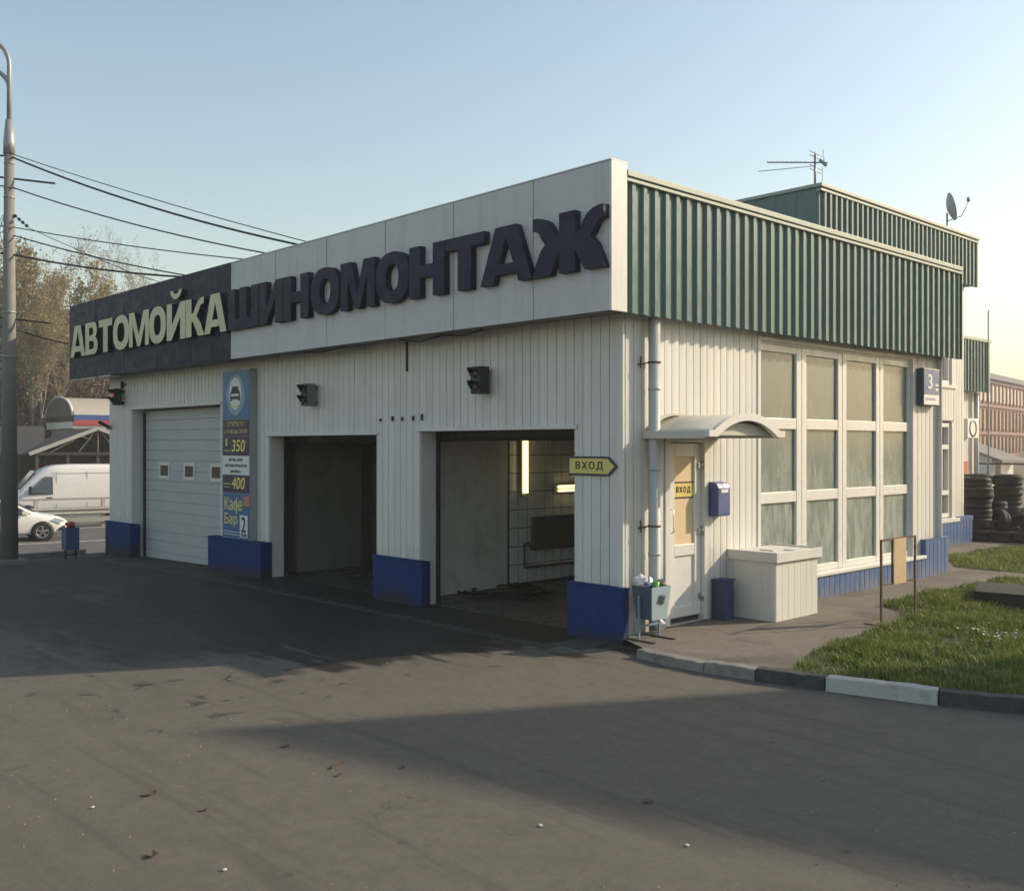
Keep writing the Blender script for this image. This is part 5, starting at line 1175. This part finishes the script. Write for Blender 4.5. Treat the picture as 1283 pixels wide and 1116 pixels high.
def leafmat(name, cols, rough=.6, trans=.25):
    m = bpy.data.materials.new(name); m.use_nodes = True; nt = m.node_tree; b = nt.nodes['Principled BSDF']
    at = _n(nt, 'ShaderNodeAttribute', attribute_name='tone')
    cr = _n(nt, 'ShaderNodeValToRGB'); nt.links.new(at.outputs['Fac'], cr.inputs[0]); el = cr.color_ramp.elements
    while len(el) < len(cols): el.new(.5)
    for i, c in enumerate(cols): el[i].position = i/(len(cols)-1); el[i].color = (*c, 1)
    nt.links.new(cr.outputs[0], b.inputs['Base Color']); b.inputs['Roughness'].default_value = rough; b.inputs['Specular IOR Level'].default_value = .25
    tr = _n(nt, 'ShaderNodeBsdfTranslucent'); nt.links.new(cr.outputs[0], tr.inputs[0]); mx = _n(nt, 'ShaderNodeMixShader'); mx.inputs[0].default_value = trans
    out = nt.nodes['Material Output']; nt.links.new(b.outputs[0], mx.inputs[1]); nt.links.new(tr.outputs[0], mx.inputs[2]); nt.links.new(mx.outputs[0], out.inputs[0]); return m
def raw_mesh(name, co, nper, mat, tone=None):
    """co (N, nper, 3): N separate faces of nper corners"""
    N_ = len(co); me = bpy.data.meshes.new(name); me.vertices.add(N_*nper); me.vertices.foreach_set('co', co.reshape(-1).astype(np.float32))
    me.loops.add(N_*nper); me.loops.foreach_set('vertex_index', np.arange(N_*nper, dtype=np.int32)); me.polygons.add(N_); me.polygons.foreach_set('loop_start', np.arange(0, N_*nper, nper, dtype=np.int32))
    try: me.polygons.foreach_set('loop_total', np.full(N_, nper, dtype=np.int32))
    except Exception: pass
    if tone is not None:
        at = me.attributes.new('tone', 'FLOAT', 'POINT'); at.data.foreach_set('value', np.repeat(tone, nper).astype(np.float32))
    me.update(calc_edges=True); me.validate(); me.materials.append(mat); return me
GRASS = leafmat('grass_blade', [(.045, .085, .014), (.10, .155, .028), (.17, .20, .045), (.34, .29, .13)], .5, .35)
def grass(poly, n, box, hmul=1.0):
    x = nr.uniform(box[0], box[1], n); y = nr.uniform(box[2], box[3], n); k = inside(x, y, poly); x, y = x[k], y[k]; n = len(x)
    cl = np.sin(x*3.1+1.3*np.sin(y*2.3))*np.cos(y*2.7+x) + .6*np.sin(x*7.3+y*5.1)*np.cos(y*8.7-x*2.0)      # clumps
    keep = nr.random(n) < np.clip(.66+.42*cl, .06, 1); x, y, cl = x[keep], y[keep], cl[keep]; n = len(x)
    h = (0.045+.085*nr.random(n)**1.8)*(1+.40*cl)*hmul; h = np.clip(h, .02, .24)
    a = nr.uniform(0, 2*np.pi, n); lean = nr.uniform(.1, .75, n)*h; w = nr.uniform(.0035, .0075, n)
    dx, dy = np.cos(a), np.sin(a); qx, qy = -dy*w, dx*w; z = np.full(n, .092)
    P = lambda u, s: np.stack([x+dx*lean*u*u+qx*s, y+dy*lean*u*u+qy*s, z+h*u*(1-.15*u)], 1)
    co = np.stack([P(0, 1), P(.55, .75), P(1, 0), P(.55, -.75), P(0, -1)], 1)
    tone = np.clip(nr.normal(.42, .24, n)+.14*cl, 0, 1); return co, tone
c1, t1 = grass(L1, 160000, (.8, 5.6, -.6, 8.7), .85); c2, t2 = grass(L2, 60000, (-1.2, 4, 9.3, 15.5), .8)
go = link(bpy.data.objects.new('grass', raw_mesh('grass', np.concatenate([c1, c2]), 5, GRASS, np.concatenate([t1, t2]))))
tag(go, 'green unmown grass on the lawn by the kerb', 'grass', kind='stuff')
WFL = pm('flower_white', (.6, .62, .55), .6)
fl_ = MB()
for k in range(46):
    x, y = rnd.gauss(3.05, .22), rnd.gauss(2.9, .22); s_ = rnd.uniform(.010, .022); z = rnd.uniform(.14, .20); a = rnd.uniform(0, 6)
    fl_.add([(x+s_*math.cos(a+q*math.pi/2), y+s_*math.sin(a+q*math.pi/2), z+rnd.uniform(-.01, .01)) for q in range(4)], [(0, 1, 2, 3)])
tag(fl_.build('clover_leaves', WFL, fix=False), 'patch of pale clover leaves in the lawn', 'clover', kind='stuff')

# ------------------------------------------------------------------ trees
def make_tree(name, label, base, H, spread, seed, leafcols, nleaf, lsize, bark, group=None, levels=4, trunk_r=None, lean=(0, 0), crown0=.25, kids=5, cat='tree', stems=1, up=.25):
    g = random.Random(seed); gn = np.random.default_rng(seed)
    t = thing(name, label, cat, base, 0, group)
    mb_ = MB(); tips = []
    tr_ = trunk_r or H*.014
    def grow(p, d, L, r, lev):
        n = 4 if lev < 2 else 3; pts = [p]; dd = d.copy(); q = p.copy()
        for i in range(n):
            dd = (dd+Vector((g.gauss(0, .13), g.gauss(0, .13), up*.35))).normalized() if lev else (dd+Vector((g.gauss(0, .05), g.gauss(0, .05), .1))).normalized()
            q = q+dd*(L/n); pts.append(q.copy())
        r1 = r*(.45 if lev else .35)
        mb_.tube(pts, [r+(r1-r)*i/n for i in range(n+1)], 7 if lev == 0 else (4 if lev < 3 else 3), cap=False)
        if lev >= levels-1:
            for i in range(1, n+1): tips.append(pts[i])
        if lev >= levels: return
        m = kids+ (2 if lev == 0 else 0)
        for i in range(m):
            u = (crown0 if lev == 0 else .25)+(1-(crown0 if lev == 0 else .25))*(i+g.random())/m
            k = min(int(u*n), n-1); f = u*n-k; pp = pts[k].lerp(pts[k+1], min(1, f))
            ax = g.uniform(0, 6.283); tilt = g.uniform(.45, 1.0)*spread
            ref = dd; s_ = Vector((math.cos(ax), math.sin(ax), 0)); nd = (ref*math.cos(tilt)+s_*math.sin(tilt)+Vector((0, 0, up))).normalized()
            grow(pp, nd, L*g.uniform(.42, .62)*(1-.30*u if lev == 0 else 1), max(.006, (r+(r1-r)*u)*.55), lev+1)
    for s_ in range(stems):
        d0 = Vector((lean[0]+g.gauss(0, .12 if stems > 1 else .02), lean[1]+g.gauss(0, .12 if stems > 1 else .02), 1)).normalized()
        grow(Vector((g.gauss(0, .12) if stems > 1 else 0, g.gauss(0, .12) if stems > 1 else 0, -.3)), d0, H*g.uniform(.8, 1.0)*.80, tr_, 0)
    mb_.build('trunk', bark, t, True, fix=False)
    if nleaf:
        tp = np.array([tuple(p) for p in tips]); idx = gn.integers(0, len(tp), nleaf)
        c = tp[idx]+gn.normal(0, lsize*1.6, (nleaf, 3)); s_ = gn.uniform(.5, 1.2, nleaf)*lsize
        a = gn.normal(size=(nleaf, 3)); a /= np.linalg.norm(a, axis=1)[:, None]; b_ = np.cross(a, gn.normal(size=(nleaf, 3))); b_ /= np.linalg.norm(b_, axis=1)[:, None]
        a *= s_[:, None]; b_ *= (s_*.55)[:, None]
        co = np.stack([c-a, c+b_, c+a, c-b_], 1)
        tone = np.clip(.5+.22*np.sin(tp[idx][:, 0]*1.7+tp[idx][:, 2]*1.1+seed)+gn.normal(0, .18, nleaf), 0, 1)
        o = link(bpy.data.objects.new('crown', raw_mesh('crown', co, 4, leafcols, tone)), t)
    return t
BARKG = pm('bark_grey', (.20, .175, .14), .85, var=.25, scale=3); BARKD = pm('bark_dark', (.075, .06, .045), .9, var=.3, scale=4)
AUT = leafmat('autumn_leaf', [(.15, .11, .05), (.26, .20, .08), (.34, .28, .12), (.26, .25, .12)], .7, .3)
BRN = leafmat('brown_leaf', [(.07, .045, .03), (.13, .085, .05), (.19, .13, .08), (.15, .12, .07)], .8, .2)
BARE = leafmat('bud_leaf', [(.16, .12, .07), (.24, .19, .11), (.30, .24, .13), (.26, .21, .11)], .8, .2)
GRL = leafmat('green_leaf', [(.02, .04, .012), (.04, .07, .02), (.06, .10, .03), (.09, .12, .04)], .6, .25)
def V3(t, n, z): p = rp(t, n); return (p[0], p[1], z)
# hill across the road
hm = MB(); tn = [-120, -60, -30, -10, 10, 30, 60, 140]; nn = [(34, -1.06), (38, -.3), (46, 2.0), (58, 5.0), (80, 7.0), (160, 8.5)]
hm.add([V3(t, n, z) for n, z in nn for t in tn], [(j*8+i, j*8+i+1, (j+1)*8+i+1, (j+1)*8+i) for j in range(5) for i in range(7)])
structure(hm.build('hill', pm('hill_earth', (.085, .065, .042), .95, var=.3, scale=.3, bump=.5, bscale=3)))
far = 'autumn trees on the slope across the road'
make_tree('bare_tree', 'tall sparse birch, tallest tree between the lamp post and the dark fascia', V3(5.6, 40, -.2), 14.6, .72, 11, BARE, 6000, .085, BARKG, far, 4, .17, crown0=.28, kids=6, up=.35)
make_tree('bare_tree', 'smaller forked pale-barked tree standing just left of the tallest birch', V3(5.0, 39, -.3), 12.0, .60, 5, AUT, 5000, .11, BARKG, far, 4, .13, crown0=.35, up=.3)
make_tree('autumn_tree', 'yellow-brown leafy tree at the far left edge behind the lamp post', V3(3.3, 41, 0), 15.5, .80, 21, AUT, 17000, .14, BARKD, far, 4, .16, crown0=.15, kids=6)
make_tree('autumn_tree', 'golden tree partly hidden behind the upper lamp post', V3(5.3, 45, 1.2), 13.5, .80, 22, AUT, 17000, .14, BARKD, far, 4, .15, crown0=.15, kids=6)
make_tree('autumn_tree', 'russet leafy tree behind the first letters of the dark fascia', V3(8.9, 48, 2.2), 11.5, .80, 23, AUT, 13000, .14, BARKD, far, 4, .14, crown0=.15, kids=6)
make_tree('bare_tree', 'thin twiggy tree top showing above the dark fascia', V3(13.7, 52, 3.2), 16.5, .75, 31, BARE, 3500, .07, BARKG, far, 4, .14, crown0=.3, kids=5)
make_tree('bare_tree', 'twiggy bare tree further right above the dark fascia', V3(16.3, 55, 3.8), 15.0, .75, 32, BARE, 3000, .07, BARKG, far, 4, .14, crown0=.3, kids=5)
k = 0
for t_, n_, z_, h_ in ((2.2, 43, .9, 7.0), (3.8, 42, .6, 6.6), (5.3, 43.5, .9, 7.2), (6.8, 43, .8, 6.8), (8.2, 43.5, .9, 7.2), (9.6, 43, .7, 7.0), (11.0, 43, .7, 7.0), (3.4, 49, 2.4, 7.0), (5.6, 50, 2.8, 7.2), (7.7, 49, 2.5, 7.0), (9.8, 50, 2.9, 7.4), (12, 49, 2.6, 7.2)):
    lab = ['first', 'second', 'third', 'fourth', 'fifth', 'sixth', 'seventh'][k if k < 7 else k-7]
    make_tree('shrub', f'brown dense shrub, {lab} from the left in the {"front" if k < 7 else "back"} row above the shelter roofs', V3(t_, n_, z_), h_, .95, 60+k, BRN, 9000, .15, BARKD, 'brown shrubs on the slope across the road', 3, .05, crown0=.05, kids=6, cat='shrub', stems=4, up=.12); k += 1
# grey block of flats behind the trees
fb = thing('apartment_building', 'grey slab block of flats glimpsed behind the birch', 'building', V3(26, 78, 5))
GC = pm('flats_grey', (.30, .30, .30), .8, var=.08)
def fbox(t0, t1, n0, n1, z0, z1): a = [V3(t0, n0, z0), V3(t1, n0, z0), V3(t0, n1, z0), V3(t1, n1, z0)]; return MB().hull8(a+[(x, y, z1) for x, y, z in a])
fbox(13.2, 40, 78, 90, 4, 17.0).build('wall', GC, fb)
for r_ in range(4):
    fbox(13.2, 40, 77.9, 78.0, 7.0+r_*2.7, 7.25+r_*2.7).build('floor_band', pm('flats_pale', (.42, .42, .40), .8), fb)
    for c_ in range(9): fbox(13.8+c_*2.9, 15.2+c_*2.9, 77.92, 78.0, 7.6+r_*2.7, 9.0+r_*2.7).build('window', GLASSD, fb)

# unseen building inferred from the long wedge of shade, footprint skewed to cast it
A_ = Vector((.479, .878)); Pp = Vector((.878, -.479)); HB = 8.0
c_ = A_*(-4.64+HB*1.963)+Pp*2.45; d1 = Vector((.96, .28))
bd = thing('shade_building', 'unseen flat-roofed building right of the lot, shaped to cast the wedge of shade', 'building', (c_.x, c_.y, 0))
q4 = [c_, c_+d1*26, c_+d1*26+A_*14, c_+A_*14]
DPL = pm('shade_building_plaster', (.42, .38, .32), .8, var=.1, dirt=.3, dirt_col=(.25, .22, .19))
MB().prism([(q.x, q.y) for q in q4], -.2, HB-.3, 'XY').build('wall', DPL, bd); MB().prism([(q.x, q.y) for q in q4], HB-.299, HB, 'XY').build('parapet', COPING, bd)
for r_ in range(2):
    for k in range(6):
        a_ = c_+d1*(2+k*4)-Vector((-d1.y, d1.x))*.02; b2_ = a_+d1*2.2; z0 = 1.2+r_*3.4
        m2 = MB().bar((a_.x, a_.y, z0+.9), (b2_.x, b2_.y, z0+.9), .06, 1.8); m2.build('window', GLASSD, bd)

# ------------------------------------------------------------------ background on the right
BRK = pm('far_brick', (.21, .080, .060), .85, var=.12, scale=.4, dirt=.3, dirt_col=(.12, .07, .06)); SLATE = pm('far_roof', (.13, .12, .12), .8, var=.15, scale=.3); TRIMF = pm('far_trim', (.24, .15, .125), .8)
FB = Vector((-43.0, 112.0)); FD = Vector((-.14, .99)).normalized(); FN = Vector((FD.y, -FD.x))
bb = thing('brick_building', 'long red brick building with tall windows in the hazy distance', 'building', (FB.x, FB.y, -1))
def F3(u, d, z): p = FB+FD*u+FN*d; return (p.x, p.y, z)
def qbox(u0, u1, d0, d1, z0, z1): a = [F3(u0, d0, z0), F3(u1, d0, z0), F3(u0, d1, z0), F3(u1, d1, z0)]; return MB().hull8(a+[(x, y, z1) for x, y, z in a])
qbox(-30, 90, -16, 0, -1, 11.0).build('wall', BRK, bb)
MB().add([F3(-30, .6, 11.0), F3(90, .6, 11.0), F3(90, -8, 14.2), F3(-30, -8, 14.2), F3(-30, -16.5, 11.0), F3(90, -16.5, 11.0)], [(0, 1, 2, 3), (3, 2, 5, 4)]).build('roof', SLATE, bb)
for z in (10.55, 7.35, 3.75, .9): qbox(-30, 90, .0, .22, z, z+.30).build('cornice', TRIMF, bb)
for r_, (z0, z1, gm) in enumerate(((8.1, 10.2, pm('far_window_pale', (.55, .52, .45), .4)), (4.5, 6.9, GLASSD), (1.4, 3.4, GLASSD))):
    for c_ in range(34):
        u = -6+c_*2.1
        o = qbox(u, u+1.05, .0, .06, z0, z1).build('window', gm, bb); qbox(u+1.25, u+1.75, 0, .20, z0-.3, z1+.15).build('pilaster', BRK, bb)
# white shed, parked vehicles, railing, tree
ws = thing('white_shed', 'low white shed with sloping roof beyond the tyre stacks', 'shed', (-10.7, 37.5, -.5))
MB().hull8([(-11.6, 36.6, -1), (-9.9, 36.6, -1), (-11.6, 39, -1), (-9.9, 39, -1), (-11.6, 36.6, 2.35), (-9.9, 36.6, 1.72), (-11.6, 39, 2.35), (-9.9, 39, 1.72)]).build('wall', WHITE2, ws)
MB().hull8([(-11.8, 36.4, 2.43), (-9.4, 36.4, 1.56), (-11.8, 39.2, 2.43), (-9.4, 39.2, 1.56), (-11.8, 36.4, 2.53), (-9.4, 36.4, 1.66), (-11.8, 39.2, 2.53), (-9.4, 39.2, 1.66)]).build('roof', pm('shed_roof', (.20, .19, .17), .8), ws)
MB().box(-9.75, -9.5, 36.5, 36.8, -1, 1.58).build('post', pm('post_tan', (.33, .27, .19), .8), ws)
rl = thing('railing', 'thin dark railing behind the tyre pile', 'railing', (-2.6, 24, 0))
m2 = MB().bar((-5.5, 24.0, 1.72), (9, 25.0, 1.72), .05).build('rail', DARK, rl); MB().bar((-5.5, 24.0, 1.25), (9, 25.0, 1.25), .03).build('rail', DARK, rl)
for k in range(9): MB().bar((-5.2+k*1.75, 24.02+k*.12, 0), (-5.2+k*1.75, 24.02+k*.12, 1.7), .05).build('post', DARK, rl)
van('parked_van', 'white van parked beside the white shed in the right background', (-8.6, 48.5, -.2), R(200), 5.2, 2.3)
pc = thing('parked_car', 'dark hatchback parked behind the railing at the right edge', 'car', (-1.9, 30.5, .0), R(15))
loft_body([(-2.0, .42, .78, 1.00, .70, .74, .60), (-1.9, .26, .9, 1.25, .80, .84, .64), (-1.2, .2, .92, 1.46, .86, .88, .60), (-.3, .2, .92, 1.50, .88, .89, .58), (.4, .2, .90, 1.42, .88, .89, .58), (1.0, .2, .88, 1.05, .88, .89, .70), (1.6, .2, .80, .90, .84, .86, .64), (2.0, .25, .6, .7, .66, .68, .5)], 'body', pm('car_dark', (.05, .06, .08), .3, coat=.6, world=False), pc)
sidepoly(pc, 'side_window', [(-1.5, .97), (-1.1, 1.38), (.3, 1.36), (.95, .97)], .89, .62, .93, CARG)
for y in (-.78, .78):
    for x in (1.25, -1.25): arch(pc, x, y*1.02, .37, .20); wheel(pc, x, y*1.05, .32, .21)
make_tree('leafy_tree', 'dark leafy tree in front of the distant brick building', (-13.5, 66, -.8), 9.0, .85, 41, GRL, 7000, .22, BARKD, None, 3, .16, crown0=.15, kids=7)
make_tree('leafy_tree', 'lower dark tree behind the railing at the right frame edge', (-8.2, 70, -.8), 7.0, .85, 42, GRL, 5000, .22, BARKD, None, 3, .14, crown0=.15, kids=7)
sgn = thing('notice_board', 'small red and yellow notice on the back block wall', 'sign', (-4.2, 19.9, 1.2)); MB().box(-4.28, -4.262, 19.75, 20.15, 1.5, 1.85).build('upper_field', pm('notice_red', (.5, .10, .05), .6), sgn); MB().box(-4.28, -4.262, 19.75, 20.2, 0.95, 1.48).build('lower_field', pm('notice_yellow', (.6, .45, .15), .6), sgn)
tag(MB().tube([(-12, 60, 9.9), (-2, 62, 9.3), (12, 64, 9.0)], .03, 5).build('overhead_cable', MATS['cable_black']), 'thin wire crossing in front of the distant brick roof', 'cable')

# ------------------------------------------------------------------ small litter on the asphalt
LEAFD = pm('dry_leaf', (.10, .065, .035), .8, var=.3, world=False); PAP = pm('litter_paper', (.55, .52, .46), .8, world=False)
def leaf_mesh(seed, L):
    g = random.Random(seed); m2 = MB(); n = 5; vs = []
    for i in range(n+1):
        u = i/n; w = L*.32*math.sin(math.pi*min(1, u*.92+.08))*g.uniform(.75, 1.1); z = .002+L*.22*(u-.5)**2*2+g.uniform(0, .006)
        vs += [((u-.5)*L, -w, z+w*.32), ((u-.5)*L, 0, z), ((u-.5)*L, w, z+w*.25)]
    m2.add(vs, [(3*i+k, 3*i+3+k, 3*i+4+k, 3*i+1+k) for i in range(n) for k in range(2)]); return m2.mesh('dry_leaf', fix=False)
LM = [leaf_mesh(s_, L) for s_, L in ((1, .10), (2, .08), (3, .06))]
for me in LM: me.materials.append(LEAFD)
for i, (x, y, k, lab) in enumerate(((.83, -4.93, 1, 'curled dry leaf on the edge of the wedge-shaped shadow'), (1.15, -6.14, 0, 'large curled dry leaf in the sunlit left foreground'), (1.66, -6.0, 2, 'small dark leaf right of the large curled one'), (2.11, -6.54, 0, 'dry leaf lowest on the sunlit asphalt at the left'), (1.85, -4.59, 2, 'small dark leaf inside the shadow tip'), (3.49, -3.86, 1, 'dark leaf in the middle of the large shadow'), (1.68, -5.02, 2, 'tiny leaf beside the thin twig'))):
    o = bpy.data.objects.new('dry_leaf', LM[k]); o.location = (x, y, .002); o.rotation_euler = (0, 0, rnd.uniform(0, 6)); tag(link(o), lab, 'leaf', 'dry leaves on the asphalt')
for i, (x, y, lab) in enumerate(((1.13, -6.50, 'pale scrap of paper left of the large dry leaf'), (2.57, -6.34, 'pale scrap of paper at the bottom of the sunlit asphalt'), (3.3, -4.65, 'white scrap on the lower edge of the large shadow'), (4.09, -4.25, 'white scrap right of centre in the large shadow'))):
    tag(crumple('paper_scrap', (x, y, .008), .014, PAP, 20+i, None, .5), lab, 'litter', 'paper scraps on the asphalt')
tag(MB().tube([(1.43, -4.83, .01), (1.48, -4.92, .014), (1.52, -4.98, .008)], .006, 5).build('twig', LEAFD), 'thin straight twig on the shadow edge', 'twig')
pb = MB()
for k in range(420):
    x, y = rnd.uniform(-3, 7), rnd.uniform(-7.6, -.8); s_ = rnd.uniform(.003, .010)
    pb.add([(x-s_, y, 0), (x+s_, y-s_*.5, 0), (x, y+s_, 0), (x, y, s_*1.1)], [(0, 1, 3), (1, 2, 3), (2, 0, 3)])
tag(pb.build('grit', pm('grit_stone', (.22, .20, .17), .9, var=.4, scale=9), fix=False), 'loose grit and pebbles scattered over the asphalt', 'grit', kind='stuff')

# ------------------------------------------------------------------ hazy air
hz = MB().box(-260, 60, -40, 330, -2.2, 21.0).build('haze', pm('unused_surface', (.5, .5, .5)))
hm_ = bpy.data.materials.new('haze_air'); hm_.use_nodes = True; nt = hm_.node_tree
nt.nodes.remove(nt.nodes['Principled BSDF']); pv_ = _n(nt, 'ShaderNodeVolumePrincipled'); pv_.inputs['Density'].default_value = 0.0014; pv_.inputs['Color'].default_value = (.93, .93, .92, 1); pv_.inputs['Anisotropy'].default_value = 0.3
nt.links.new(pv_.outputs[0], nt.nodes['Material Output'].inputs['Volume'])
hz.data.materials.clear(); hz.data.materials.append(hm_); tag(hz, 'thin hazy air over the whole place', 'haze', kind='stuff')
